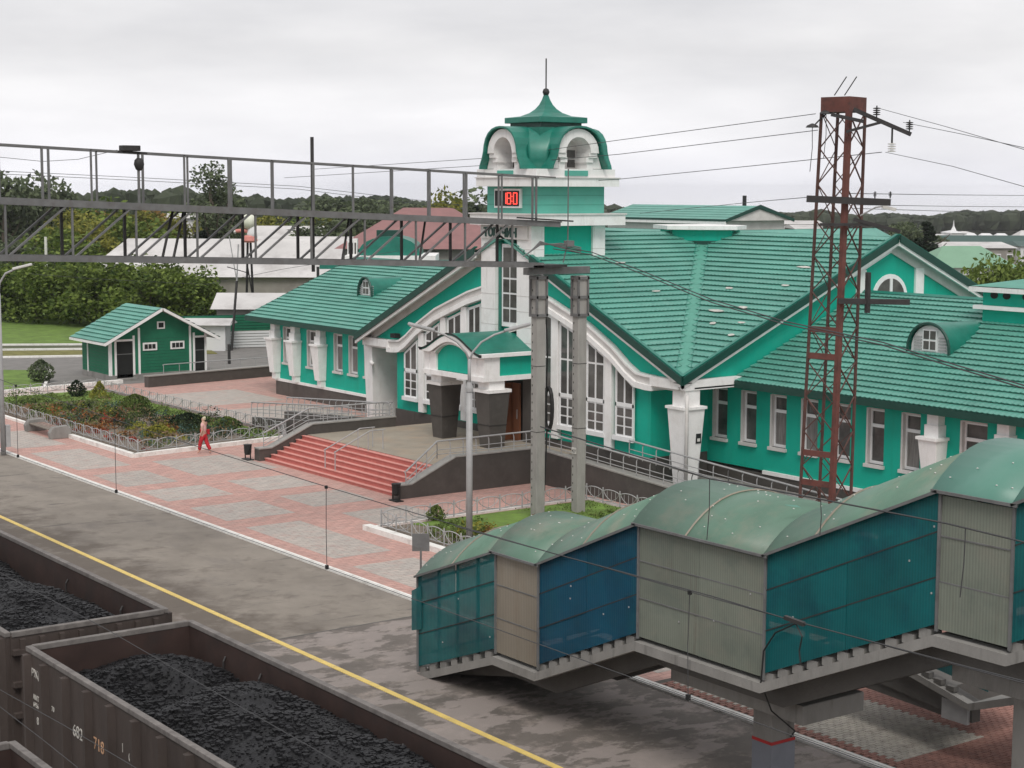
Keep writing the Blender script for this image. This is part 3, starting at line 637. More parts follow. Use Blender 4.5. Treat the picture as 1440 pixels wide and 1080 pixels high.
dormer(40.35, w=.95); dormer(79.3, w=.72, h=1.0)
# ventilation housing on the right-wing ridge
vh = part('vent_housing', MB().box(50.4, 53.2, 33, 40.0, 6.6, 7.86), EMER, ST)
part('housing_roof', MB().prism([(50.05, 40.3, 8.06), (51.8, 40.3, 8.08), (53.6, 40.3, 8.06), (51.8, 39.3, 8.3)], (0, -7.4, 0)), LGREEN, vh)
part('housing_fascia', MB().box(50.0, 53.7, 32.8, 40.35, 7.86, 8.03), WHITE, vh)
part('housing_ledge', MB().box(50.15, 53.5, 32.9, 40.25, 7.22, 7.36), WHITE, vh)
for y in (39.5, 38.95, 38.1, 37.55, 36.7, 36.15):
    part('round_vent', MB().prism([(50.4, y+.17*math.cos(i*math.pi/6), 7.74+.13*math.sin(i*math.pi/6)) for i in range(12)], (-.02, 0, 0)), BLACK, vh)
# central roof lantern
lo = [(51.3, 58.1), (52.15, 56.95), (53.15, 56.2), (54.6, 57.2), (55.0, 60.0), (52.4, 60.2)]; lx, ly = 53.2, 58.2
ln = part('lantern_wall', MB().prism([(a, b, 8.6) for a, b in lo], (0, 0, 1.12)), EMER, ST)
part('lantern_fascia', MB().prism([(lx+(a-lx)*1.18, ly+(b-ly)*1.18, 9.72) for a, b in lo], (0, 0, .17)), WHITE, ln)
part('lantern_base_trim', MB().prism([(lx+(a-lx)*1.03, ly+(b-ly)*1.03, 8.5) for a, b in lo], (0, 0, .72)), DGREEN, ln)

# ------------------------------------------------------------------ tower
TX0, TX1, TY0, TY1 = 42.35, 45.95, 56.45, 59.95; tcx, tcy = 44.15, 58.2
tw = part('tower_shaft', MB().box(TX0+.1, TX1, TY0+.1, TY1-.1, 3.5, 10.1), EMER, ST)
for (a, b, c, d) in ((42.08, 42.75, 56.42, 57.42), (42.08, 42.75, 59.0, 60.02), (45.35, 46.0, 56.42, 57.0)):
    z = 4.2
    pil = part('tower_pilaster', MB().box(a, b, c, d, 4.2, 9.98), WHITE, ST)
    for zz in (5.1, 5.75, 6.4, 7.05, 9.0): part('groove', MB().box(a-.006, b+.004, c-.006, d+.006, zz, zz+.03), WHITEG, pil)
# tower window
wy0, wy1 = 57.62, 58.8
twn = part('window', MB().box(42.3, 42.4, wy0, wy1, 5.7, 9.2), FRAMEW, tw)
for k, (za, zb) in enumerate(((5.9, 6.45), (6.53, 7.08), (7.16, 7.71), (7.79, 8.34))):
    for a, b in ((wy0+.12, 58.17), (58.25, wy1-.12)): part('pane', MB().box(42.285, 42.3, a, b, za, zb), GLASS, twn)
part('pane', MB().box(42.285, 42.3, wy0+.12, wy1-.12, 8.45, 9.05), GLASS, twn)
part('green_reveal', MB().box(42.25, 42.4, 58.82, 58.98, 5.2, 9.4).box(42.25, 42.4, 57.43, 57.58, 5.2, 9.4), MGREEN, tw)
part('raking_sill', MB().prism([(42.05, 57.4, 5.95), (42.05, 59.0, 5.2), (42.05, 59.0, 4.95), (42.05, 57.4, 5.7)], (.3, 0, 0)), WHITE, tw)
# name board
part('name_board', MB().box(42.0, 42.08, 56.6, 59.95, 9.42, 9.98), WHITEG, tw)
nb = text_mb('ТОГУЧИН', .50, (41.99, 59.7, 9.52), (0, -1, 0), (0, 0, 1), .03, .02)
part('name_lettering', nb, DGREEN, tw)
part('lower_cornice', MB().box(41.75, 46.72, 55.95, 60.4, 10.0, 10.44), WHITE, tw); part('cornice_lip', MB().box(41.7, 46.77, 55.9, 60.45, 10.44, 10.5), WHITEG, tw)
part('clock_storey', MB().box(TX0, TX1, TY0, TY1, 10.5, 11.62), EMERP, tw)
for zz in (10.85, 11.25): part('groove', MB().box(TX0-.004, TX1+.004, TY0-.004, TY1+.004, zz, zz+.015), MGREEN, tw)
part('upper_cornice', MB().box(41.9, 46.45, 56.05, 60.15, 11.62, 11.96), WHITE, tw); part('cornice_lip', MB().box(41.85, 46.5, 56.0, 60.2, 11.96, 12.0), WHITEG, tw)
# digital clock
ck = part('digital_clock', MB().box(42.24, 42.36, 57.42, 59.28, 10.72, 11.52), WHITE, tw)
part('clock_face', MB().box(42.21, 42.24, 57.5, 59.2, 10.8, 11.44), BLACK, ck)
SEG = {'1': 'bc', '8': 'abcdefg', '0': 'abcdef', '-': 'g'}
def digit(ch, y, z, h=.46, w_=.24):
    mb = MB(); t = .035; q = {'a': ((0, h), (w_, h)), 'b': ((w_, h), (w_, h/2)), 'c': ((w_, h/2), (w_, 0)), 'd': ((0, 0), (w_, 0)), 'e': ((0, 0), (0, h/2)), 'f': ((0, h/2), (0, h)), 'g': ((0, h/2), (w_, h/2))}
    for s in SEG[ch]:
        (a, b), (c, d) = q[s]; mb.bar((42.2, y-a, z+b), (42.2, y-c, z+d), t, t)
    part('clock_digit', mb, LED, ck)
digit('1', 58.62, 10.89); digit('8', 58.28, 10.89); digit('0', 57.84, 10.89)
part('clock_digit', MB().box(42.19, 42.21, 57.93, 57.97, 10.98, 11.02).box(42.19, 42.21, 57.93, 57.97, 11.18, 11.22), LED, ck)
# dome storey
dm = part('belfry_base', MB().box(tcx-2.1, tcx+2.1, tcy-2.1, tcy+2.1, 12.0, 12.34), WHITE, tw)
for s in (-1, 1):
    part('green_base_panel', MB().box(tcx-2.15, tcx-2.09, tcy-.55, tcy+.55, 12.06, 12.28) if s < 0 else MB().box(tcx-.6, tcx+.6, tcy-2.15, tcy-2.09, 12.06, 12.28), EMERP, dm)
part('belfry_core', MB().box(tcx-1.28, tcx+1.28, tcy-1.28, tcy+1.28, 12.3, 13.68), WHITEG, tw)
prof = [(12.34, 1.84), (12.6, 1.90), (12.95, 1.93), (13.3, 1.88), (13.6, 1.80), (13.85, 1.66), (14.03, 1.46), (14.1, 1.2)]
for qx, qy in ((1, 1), (-1, 1), (-1, -1), (1, -1)):
    mb = MB(); nn_ = 6
    for z, h in prof:
        c_0 = .62+.42*max(0, (z-13.0))/1.05; c_0 = min(c_0, h*.7)
        p0 = Vector((qx*h, qy*(h-c_0), z)); p1 = Vector((qx*(h-c_0), qy*h, z)); b_ = Vector((qx, qy, 0))*.015
        q0 = Vector((qx*(h-.5), qy*(h-c_0), z)); q1 = Vector((qx*(h-c_0), qy*(h-.5), z))
        for P_ in [q0, p0]+[p0.lerp(p1, k/nn_)+b_*math.sin(math.pi*k/nn_) for k in range(1, nn_)]+[p1, q1]: mb.v.append((tcx+P_.x, tcy+P_.y, P_.z))
    w_ = nn_+3
    for i in range(len(prof)-1):
        for j in range(w_-1): mb.f.append((i*w_+j, i*w_+j+1, (i+1)*w_+j+1, (i+1)*w_+j) if qx*qy > 0 else (i*w_+j+1, i*w_+j, (i+1)*w_+j, (i+1)*w_+j+1))
    part('corner_panel', mb, MGREEN, tw, smooth=True)
part('dome_top', MB().box(tcx-1.3, tcx+1.3, tcy-1.3, tcy+1.3, 13.68, 14.07), MGREEN, tw)
# bell-shaped arch hoods on all four faces
half = [(1.50, 12.34), (1.46, 12.5), (1.30, 12.80), (1.20, 13.1), (1.16, 13.35), (1.05, 13.62), (.86, 13.85), (.58, 14.02), (.28, 14.10), (0, 14.12)]
outl = half+[(-a, b) for a, b in reversed(half[:-1])]
def facept(face, s, d, z):
    return {0: (tcx-d, tcy+s, z), 1: (tcx+s, tcy-d, z), 2: (tcx+d, tcy+s, z), 3: (tcx+s, tcy+d, z)}[face]
for face in range(4):
    mb = MB(); k = len(outl)
    inner = [(a*.955, 12.34+(b-12.34)*.955) for a, b in outl]
    for (a, b), (c, d) in zip(outl, inner):
        mb.v += [facept(face, a, 1.2, b), facept(face, a, 2.42, b), facept(face, c, 2.42, d), facept(face, c, 1.2, d)]
    for i in range(k-1):
        for q in range(4): mb.f.append((4*i+q, 4*(i+1)+q, 4*(i+1)+(q+1) % 4, 4*i+(q+1) % 4))
    hd = part('arch_hood', mb, MGREEN, tw, smooth=False)
    wp = [facept(face, a*.94, 1.70, 12.34+(b-12.34)*.94) for a, b in outl if abs(a) > 1.0]
    for sg_ in (1, -1):
        tri = [facept(face, sg_*1.40, 2.0, 12.36), facept(face, sg_*.9, 2.0, 12.36), facept(face, sg_*.9, 2.0, 13.1), facept(face, sg_*1.12, 2.0, 13.1)]
        part('white_spandrel', MB().prism(tri, tuple(Vector(facept(face, 0, .05, 0))-Vector(facept(face, 0, 0, 0)))), WHITE, tw)
    # white arch ring
    ra, ri = 1.08, .66; mb = MB(); na = 12
    for i in range(na+1):
        t = math.pi*i/na
        mb.v += [facept(face, ra*math.cos(t), 2.2, 13.0+ra*.93*math.sin(t)), facept(face, ri*math.cos(t), 2.2, 13.0+ri*math.sin(t)), facept(face, ra*math.cos(t), 2.27, 13.0+ra*.93*math.sin(t)), facept(face, ri*math.cos(t), 2.27, 13.0+ri*math.sin(t)), facept(face, ri*math.cos(t), 1.3, 13.0+ri*math.sin(t))]
    for i in range(na):
        a = 5*i; b = 5*(i+1); mb.f += [(a+2, b+2, b+3, a+3), (a+3, b+3, b+4, a+4), (a+2, a, b, b+2)]
    part('white_arch', mb, WHITE, tw)
    for s in (-1, 1):
        mb = MB()
        for (s0, s1, d0, d1, z0_, z1_) in ((.60, 1.02, 1.3, 2.22, 12.82, 13.0), (.50, .86, 1.3, 2.15, 12.62, 12.82), (.58, .90, 1.3, 2.08, 12.34, 12.62)):
            p = facept(face, s*s0, d0, z0_); q = facept(face, s*s1, d1, z1_)
            mb.box(min(p[0], q[0]), max(p[0], q[0]), min(p[1], q[1]), max(p[1], q[1]), z0_, z1_)
        part('arch_springer', mb, WHITE, tw)
    p = facept(face, -.62, 1.28, 12.34); q = facept(face, .62, 1.33, 13.5)
    wn = part('belfry_window', MB().box(min(p[0], q[0]), max(p[0], q[0]), min(p[1], q[1]), max(p[1], q[1]), 12.34, 13.6), WHITEG, tw)
    for s in (-1, 1):
        for z0_ in (12.42, 12.82):
            p = facept(face, s*.32-.2, 1.33, z0_); q = facept(face, s*.32+.2, 1.36, z0_)
            part('pane', MB().box(min(p[0], q[0]), max(p[0], q[0])+1e-3, min(p[1], q[1]), max(p[1], q[1])+1e-3, z0_, z0_+.32), GLASS, wn)
part('dome_neck', MB().box(tcx-1.08, tcx+1.08, tcy-1.08, tcy+1.08, 14.05, 14.28), DGREEN, tw)
part('dome_slab', MB().box(tcx-1.26, tcx+1.26, tcy-1.26, tcy+1.26, 14.28, 14.52), MGREEN, tw, bevel=.02)
sp = [(1.22, 14.52), (.78, 14.58), (.50, 14.72), (.33, 14.88), (.21, 15.06), (.13, 15.26), (.07, 15.48)]
mb = MB()
for r_, z in sp: mb.v += [(tcx-r_, tcy-r_, z), (tcx+r_, tcy-r_, z), (tcx+r_, tcy+r_, z), (tcx-r_, tcy+r_, z)]
for i in range(len(sp)-1):
    for j in range(4): mb.f.append((4*i+j, 4*i+(j+1) % 4, 4*i+4+(j+1) % 4, 4*i+4+j))
part('spire_roof', mb, MGREEN, tw, smooth=False)
part('spire_ball', MB().lathe((tcx, tcy, 15.6), [(.02, -.16), (.11, -.12), (.155, 0), (.11, .12), (.02, .16)], 12), STEELD, tw, smooth=True)
part('spire_rod', MB().tube([(tcx, tcy, 15.7), (tcx, tcy, 17.0)], .03, 6), STEELD, tw)

# ------------------------------------------------------------------ portico
po = part('portico_beam', MB().box(39.35, 42.3, 56.0, 60.4, 3.72, 3.92), WHITE, ST)
PC = 58.2
for y in (56.05, 59.55):
    y2 = y+.85
    p = part('portico_pillar', MB().frustum((40.15, (y+y2)/2, .95), .72, .72, (40.15, (y+y2)/2, 3.25), 1.04, 1.04), GRAN, ST, bevel=.01)
    part('joint', MB().box(39.7, 40.6, (y+y2)/2-.45, (y+y2)/2+.45, 1.9, 1.91), BLACK, p)
    part('cap', MB().box(39.55, 40.72, (y+y2)/2-.58, (y+y2)/2+.58, 3.25, 3.38), WHITE, p)
    part('neck', MB().box(39.72, 40.5, y+.04, y2-.04, 3.38, 3.72), WHITE, p)
    part('entablature_block', MB().box(39.42, 40.2, y-.04, y+.36, 3.92, 4.72).box(39.42, 40.2, y2-.36, y2+.04, 3.92, 4.72), WHITE, p)
part('portico_wall', MB().box(39.5, 42.2, 56.1, 56.25, 3.92, 4.72), EMER, ST); part('portico_wall', MB().box(39.5, 42.2, 60.15, 60.3, 3.92, 4.72), EMER, ST)
na = 14; hw = 1.35
part('portico_front', MB().prism([(39.5, PC+hw*math.cos(math.pi*i/na), 4.35+.78*math.sin(math.pi*i/na)) for i in range(na+1)]+[(39.5, PC-hw, 3.92), (39.5, PC+hw, 3.92)], (.1, 0, 0)), EMER, ST)
# white arch over the front and curved barrel roof with shoulders
def hoodz(s):   # s in [-1,1] across the portico
    t = abs(s)
    return 4.82+.74*(math.cos(math.pi*min(t/.93, 1))*.5+.5)**.8
S_ = [-1+i/12 for i in range(25)]
mb = MB()
for s in S_:
    y = PC+s*2.32; z = hoodz(s); mb.v += [(39.2, y, z), (42.36, y, z), (42.36, y, z-.08), (39.2, y, z-.08)]
for i in range(len(S_)-1):
    for q in range(4): mb.f.append((4*i+q, 4*i+4+q, 4*i+4+(q+1) % 4, 4*i+(q+1) % 4))
part('portico_roof', mb, MGREEN, ST, smooth=False)
mb = MB(); mb2 = MB()
for a, b in zip(S_, S_[1:]):
    mb.prism([(39.2, PC+a*2.3, hoodz(a)-.08), (39.2, PC+b*2.3, hoodz(b)-.08), (39.2, PC+b*2.3, max(4.7, hoodz(b)-.34)), (39.2, PC+a*2.3, max(4.7, hoodz(a)-.34))], (.25, 0, 0))
    mb2.prism([(39.28, PC+a*2.1, max(4.72, hoodz(a)-.34)), (39.28, PC+b*2.1, max(4.72, hoodz(b)-.34)), (39.28, PC+b*2.1, 4.66 if abs(b) > .6 else 4.32+.78*math.sqrt(max(0, 1-(b*2.1/hw)**2))), (39.28, PC+a*2.1, 4.66 if abs(a) > .6 else 4.32+.78*math.sqrt(max(0, 1-(a*2.1/hw)**2)))], (.25, 0, 0))
part('arch_moulding', mb, WHITE, ST); part('arch_moulding', mb2, WHITEG, ST)
part('hood_edge', MB().tube([(39.18, PC+s*2.32, hoodz(s)) for s in S_], .035, 5), BLACK, ST)
part('portico_cornice', MB().box(39.2, 42.3, 55.86, 56.1, 4.72, 4.86).box(39.2, 42.3, 60.3, 60.52, 4.72, 4.86), WHITE, ST)
part('arch_spandrel', MB().box(39.45, 39.52, 56.1, 56.86, 3.92, 4.7).box(39.45, 39.52, 59.54, 60.3, 3.92, 4.7), WHITE, ST)
part('portico_ceiling', MB().box(39.5, 42.3, 56.2, 60.2, 3.9, 3.94), WHITEG, ST)
# entrance
part('entrance_surround', MB().box(42.1, 42.34, 56.2, 57.0, .95, 3.9), GRAN, ST); part('entrance_surround', MB().box(42.1, 42.34, 59.4, 60.2, .95, 3.9), GRAN, ST)
dr = part('entrance_door', MB().box(42.0, 42.08, 57.1, 57.62, .97, 3.4).box(41.5, 42.05, 57.66, 57.74, .97, 3.4), DOORB, ST)
part('handle', MB().tube([(41.95, 57.2, 1.9), (41.95, 57.2, 2.3)], .015, 6), STEELL, dr)
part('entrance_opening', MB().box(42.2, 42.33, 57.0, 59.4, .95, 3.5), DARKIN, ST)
part('entrance_door', MB().box(42.12, 42.19, 58.3, 59.3, .97, 3.4), DOORB, ST)

# downpipes
dp = part('downpipe', MB().tube([(44.5, 71.9, 4.15), (44.5, 71.9, 3.75), (44.1, 71.3, 3.35), (42.6, 70.1, 3.25), (42.2, 69.2, 3.2)], .09, 8), WHITE, ST, smooth=True)
part('funnel', MB().lathe((44.5, 71.9, 4.0), [(.09, -.2), (.17, .02), (.2, .18)], 10), WHITE, dp)
part('downpipe', MB().tube([(42.2, 46.85, 3.9), (42.1, 46.75, 3.4), (42.1, 46.75, .2)], .07, 8), WHITEG, ST, smooth=True)
part('floodlight', MB().box(42.0, 42.3, 66.9, 67.3, 4.6, 4.8), BLACK, ST); 

# ------------------------------------------------------------------ terrace, stairs, ramps
TZ = .95
struct('terrace', MB().box(35.7, 42.33, 53.3, 64.0, -.1, TZ), mat('terrace_paving', (.30, .265, .215), .85, .14, .9, .2, 20, dirt=(.40, .29, .20), dscale=.7, damt=.6))
stp = thing('entrance_steps', (34.6, 58.8, 0), 'broad flight of red tiled steps with pink nosings up to the station terrace', 'steps')
for k in range(7):
    xa = 33.6+k*.3; part('step', MB().box(xa, xa+.3 if k < 6 else 35.7, 53.4, 63.9, -.05, (k+1)*TZ/7-.025), STEPR, stp)
    part('nosing', MB().box(xa-.03, xa+.13, 53.4, 63.9, (k+1)*TZ/7-.025, (k+1)*TZ/7), STEPN, stp)
def cheek(ya, yb, label):
    o = thing('stair_wall', (36, ya, 0), label, 'wall')
    P = [(33.35, 0), (33.35, .50), (33.95, .50), (35.95, 1.36), (40.2, 1.36), (40.2, 0)]
    part('wall_body', MB().prism([(x, ya, z) for x, z in P], (0, yb-ya, 0)), GRAN, o, bevel=.01)
    for (a, b), (c, d) in zip(P[1:], P[2:-1]): part('coping', MB().prism([(a, ya-.03, b), (c, ya-.03, d), (c, ya-.03, d+.05), (a, ya-.03, b+.05)], (0, yb-ya+.06, 0)), GRANT, o)
    return o
cheek(52.95, 53.38, 'dark granite stair wall on the right side of the red steps'); cheek(63.95, 64.38, 'dark granite stair wall on the left side of the red steps, beside the flower bed')
def rail(pts, name='handrail', label='', cat='railing', r=.035, hook=.8, side=(0, 1, 0), low=None, base=None, mt=STEELL, mid=True, group=None):
    """handrail along pts with posts that hook over at the top; base gives z of the feet"""
    pts = [Vector(p) for p in pts]; o = thing(name, (pts[0].x, pts[0].y, base[0] if base else pts[0].z-.7), label, cat, group)
    part('handrail', MB().tube(pts, r, 6), mt, o)
    if mid: part('mid_rail', MB().tube([p-Vector((0, 0, .33)) for p in pts], r*.5, 5), mt, o); part('mid_rail', MB().tube([p-Vector((0, 0, .50)) for p in pts], r*.5, 5), mt, o)
    s = Vector(side)
    for a, b in zip(pts, pts[1:]):
        Ln = (b-a).length; k = max(1, round(Ln/hook))
        for i in range(k+1):
            q = a+(b-a)*(i/k); 
            part('post', MB().tube([q-Vector((0, 0, .66)), q-Vector((0, 0, .14)), q-Vector((0, 0, .05))+s*.04, q-Vector((0, 0, .02))+s*.12], .02, 5), mt, o)
    return o
rail([(33.8, 53.1, 1.0), (35.2, 53.1, 2.02), (40.0, 53.1, 2.05)], label='steel railing on the right stair wall, with hooked posts', hook=.62, side=(0, 1, 0))
rail([(33.7, 64.2, 1.15), (35.9, 64.2, 2.05), (40.2, 64.2, 2.05)], label='steel railing on the left stair wall above the red steps', hook=.7, side=(0, 1, 0))
mr = thing('stair_handrail', (34.6, 60, 0), 'low double steel handrail standing in the middle of the red steps', 'handrail')
for y in (58.6, 59.4):
    part('rail', MB().tube([(33.9, y, 1.0), (35.6, y, 1.75), (36.3, y, 1.75)], .025, 6), STEELL, mr)
    for x, zb, zt in ((33.95, .1, 1.0), (35.5, .8, 1.7), (36.2, .95, 1.75)): part('post', MB().tube([(x, y, zb), (x, y, zt)], .022, 5), STEELL, mr)
def granite_wall(P, vec, label):
    o = thing('ramp_wall', P[0], label, 'wall'); part('wall_body', MB().prism(P, vec), GRAN, o, bevel=.01); return o
# right-hand ramp falling towards the camera
rwall = granite_wall([(39.75, 53.0, 0), (39.75, 53.0, 1.36), (39.75, 36, .42), (39.75, 36, 0)], (.3, 0, 0), 'dark granite wall along the right-hand ramp behind the concrete poles')
part('coping', MB().prism([(39.72, 53.0, 1.36), (39.72, 36, .42), (39.72, 36, .47), (39.72, 53.0, 1.41)], (.36, 0, 0)), GRANT, rwall)
struct('ramp', MB().prism([(40.05, 53.3, 0), (40.05, 53.3, TZ), (40.05, 36, .1), (40.05, 36, 0)], (1.6, 0, 0)), CONC)
struct('ramp_upper_walk', MB().box(41.65, XW-.1, 38, 53.3, -.05, .32), CONC)
rail([(39.9, 53.0, 2.08), (39.9, 44, 1.60), (39.9, 36, 1.12)], label='long steel ramp railing sloping down to the right, outer side', hook=.75, side=(1, 0, 0))
rail([(41.65, 49.5, 1.95), (41.65, 44, 1.62), (41.65, 36, 1.15)], label='steel ramp railing nearer the station wall, sloping down to the right', hook=.75, side=(1, 0, 0))
part('wall_body', MB().box(41.55, 41.75, 40, 53.3, .2, .55), GRAN, granite_wall([(41.5, 53.2, .3), (41.5, 53.2, .9), (41.5, 50, .75), (41.5, 50, .3)], (.2, 0, 0), 'low granite kerb wall between the two ramps'))
# left-hand ramp
lwall = granite_wall([(37.9, 64.4, 0), (37.9, 64.4, 1.2), (37.9, 73.4, .5), (37.9, 73.4, 0)], (.28, 0, 0), 'dark granite wall of the left-hand ramp, beside the left wing')
lw2 = granite_wall([(40.0, 64.4, 0), (40.0, 64.4, 1.2), (40.0, 74.0, .55), (40.0, 74.0, 0)], (.28, 0, 0), 'second granite ramp wall, nearer the left wing')
struct('ramp_left', MB().prism([(38.2, 64.0, 0), (38.2, 64.0, TZ), (38.2, 74, .05), (38.2, 74, 0)], (1.8, 0, 0)), CONC)
rail([(38.0, 64.4, 1.95), (38.0, 73.6, 1.2)], label='steel railing on the left-hand ramp wall, outer one', hook=.62, side=(1, 0, 0))
rail([(40.15, 64.4, 1.95), (40.15, 74, 1.25)], label='steel railing on the left-hand ramp wall, inner one near the wing', hook=.62, side=(1, 0, 0))
# low wall by the green kiosk
kw = granite_wall([(40.6, 92.0, 0), (40.6, 92.0, .62), (49.6, 93.3, .62), (49.6, 93.3, 0)], (.1, -.35, 0), 'long low dark granite wall between the green kiosk and the pink plaza')
part('coping', MB().prism([(40.55, 92.05, .62), (49.65, 93.35, .62), (49.65, 93.35, .68), (40.55, 92.05, .68)], (.14, -.44, 0)), GRANT, kw)

# ------------------------------------------------------------------ flower beds, kerbs, ornamental fences
def kerb_run(pts, label, mt=KERBW, w_=.16, h=.14, name='kerb', kind='structure'):
    mb = MB()
    for a, b in zip(pts, pts[1:]): mb.bar((a[0], a[1], h/2-.02), (b[0], b[1], h/2-.02), w_, h)
    return struct(name, mb, mt)
# one ornamental fence panel, 1 m long along +y, at the origin
fp = MB(); H_ = .52
fp.tube([(0, 0, 0), (0, 0, H_)], .02, 4)
for a, b in (((0, 0, .08), (0, 1, .08)),): fp.tube([a, b], .016, 4)
top = [(0, .5-.5*math.cos(math.pi*i/8), H_-.12+.14*math.sin(math.pi*i/8)) for i in range(9)]
fp.tube(top, .018, 4)
for sg in (0, 1):
    arc_ = [(0, sg+(1-2*sg)*.95*math.sin(math.pi/2*i/6), .08+.42*(1-math.cos(math.pi/2*i/6))) for i in range(7)]; fp.tube(arc_, .014, 4)
for i in range(3): fp.tube([(0, .25+.25*i, .08), (0, .25+.25*i, H_-.02)], .011, 4)
FPM = mesh('fence_panel', fp, STEELL)
fpp = MB().tube([(0, 0, 0), (0, 0, H_+.06)], .026, 5); FPP = mesh('fence_post', fpp, STEELL)
def orn_fence(a, b, label, group='ornamental hooped fences round the beds'):
    a = Vector((*a, .1)); b = Vector((*b, .1)); d = b-a; n = max(1, round(d.length)); rz = -math.atan2(d.x, d.y)
    t = thing('ornamental_fence', a, label, 'fence', group)
    for i in range(n+1):
        p = d*(i/n)
        o = bpy.data.objects.new('post', FPP); COL.objects.link(o); o.parent = t; o.location = p; o.rotation_euler.z = rz
        if i < n:
            o = bpy.data.objects.new('fence_panel', FPM); COL.objects.link(o); o.parent = t; o.location = p; o.rotation_euler.z = rz; o.scale = (1, d.length/n, 1)
    return t
def leaf_clump(mb, c, r, h, n, s, flat=.6):
    for _ in range(n):
        t = random.uniform(0, 6.28); q = random.random()**.5*r; z = random.uniform(0, h)*(1-.5*(q/r)**2)
        p = Vector((c[0]+q*math.cos(t), c[1]+q*math.sin(t), c[2]+z)); a = Vector((random.gauss(0, 1), random.gauss(0, 1), random.gauss(0, flat))).normalized()*s*random.uniform(.6, 1.3)
        b = a.cross(Vector((random.gauss(0, 1), random.gauss(0, 1), random.gauss(0, 1)))).normalized()*s*random.uniform(.3, .7)
        mb.add([p-a, p+b, p+a, p-b], [(0, 1, 2, 3)])
FLOW = dict(dk=leafmat('plant_dark', (.015, .028, .012), (.055, .075, .03), 2), gr=leafmat('plant_green', (.055, .090, .024), (.18, .23, .065), 2), yl=leafmat('plant_yellow', (.14, .15, .03), (.35, .33, .06), 2),
            og=leafmat('plant_orange', (.14, .06, .02), (.36, .15, .05), 2), br=leafmat('plant_brown', (.11, .08, .045), (.32, .22, .12), 2), rd=leafmat('plant_red', (.16, .035, .025), (.42, .08, .05), 2), bl=leafmat('plant_bluish', (.03, .06, .05), (.10, .17, .13), 2))
def bed(poly, zone, label_soil):
    struct(label_soil, MB().prism([(x, y, -.05) for x, y in poly], (0, 0, .13)), SOIL)
# left bed
bedL = [(29.75, 68.3), (37.5, 69.4), (37.6, 91.5), (29.75, 91.0)]
bed(bedL, None, 'garden_soil')
struct('lawn', MB().prism([(x, y, -.05) for x, y in [(36.2, 69.4), (37.5, 69.5), (37.6, 91.5), (29.8, 91.0), (29.8, 88.3), (35.4, 87.5), (36.0, 80)]], (0, 0, .15)), GRASS)
kerb_run([(29.4, 75.0), (29.4, 67.9), (37.9, 69.1)], '', w_=.22, h=.2)
kerb_run([(29.35, 78.9), (29.35, 91.6), (38.0, 92.1)], '', w_=.18)
kerb_run([(38.0, 69.2), (38.0, 92.0)], '', KERBG)
orn_fence((29.85, 68.5), (29.75, 91.4), 'hooped metal fence along the track side of the large flower bed')
orn_fence((29.85, 68.45), (37.6, 69.6), 'hooped metal fence behind the walking person, on the bed\'s short side')
orn_fence((37.75, 69.7), (37.75, 92), 'hooped metal fence along the far side of the large flower bed')
orn_fence((29.75, 91.5), (37.7, 92), 'hooped metal fence at the far end of the large flower bed, below the white kerb')
orn_fence((35.6, 65.6), (38, 70.6), 'short hooped metal fence between the steps and the large flower bed')
# right bed
bedR = [(29.85, 48.5), (38.8, 48.5), (38.8, 36), (29.85, 36)]
bed(bedR, None, 'garden_soil')
struct('lawn', MB().prism([(x, y, -.05) for x, y in [(31, 48.4), (38.8, 48.4), (38.8, 38), (35.6, 38), (35.2, 45.3), (31.5, 47)]], (0, 0, .15)), GRASS)
kerb_run([(29.5, 36), (29.5, 48.85)], '', w_=.3, h=.2); kerb_run([(29.5, 48.9), (39.2, 49.0)], '', w_=.12, h=.1); kerb_run([(39.1, 48.9), (39.1, 36)], '', w_=.12, h=.12)
orn_fence((29.9, 48.55), (29.9, 37), 'hooped metal fence along the track side of the small flower bed')
orn_fence((29.95, 48.6), (38.9, 48.65), 'hooped metal fence on the far side of the small flower bed')
orn_fence((38.85, 48.6), (38.85, 37), 'hooped metal fence along the ramp side of the small flower bed')
# planting, one mass per colour
acc = {k: MB() for k in FLOW}
def scatter(kind, x0_, x1_, y0_, y1_, n, r=(.25, .6), h=(.2, .6), leaves=42, s=.075):
    for _ in range(int(n*1.25)):
        x = random.uniform(x0_, x1_); y = random.uniform(y0_, y1_)
        if x < 30.1: continue
        rr = random.uniform(*r); leaf_clump(acc[kind], (x, y, .08), rr, random.uniform(*h), int(leaves*(rr/.3)), s)
scatter('gr', 30.2, 36, 79, 90, 40); scatter('dk', 30.2, 34, 78, 88, 12); scatter('gr', 30.2, 37, 69, 91, 44); scatter('br', 30.2, 36.5, 70, 86, 46)
scatter('og', 30.3, 35.5, 73, 84, 17); scatter('dk', 32, 37, 70, 80, 26, r=(.3, .7), h=(.3, .9)); scatter('rd', 30.1, 31.3, 69, 83, 22, r=(.12, .25), h=(.1, .25)); scatter('yl', 31.5, 34, 70, 76, 8)
scatter('bl', 30.3, 36.5, 70, 84, 24); scatter('yl', 31, 35, 80, 84, 5); scatter('rd', 32.2, 33, 77.3, 78.2, 6, r=(.2, .3))
scatter('gr', 30.3, 38, 38, 48.2, 36, r=(.12, .3), h=(.1, .3)); scatter('og', 30.8, 34.8, 40, 45.5, 26, r=(.15, .35)); scatter('br', 31, 35, 39, 45.5, 22); scatter('yl', 31.3, 32.1, 45.2, 46, 4, h=(.4, .6)); scatter('gr', 30.5, 32.3, 44.8, 46.6, 8, h=(.3, .6)); scatter('bl', 33, 35, 43, 46, 6)
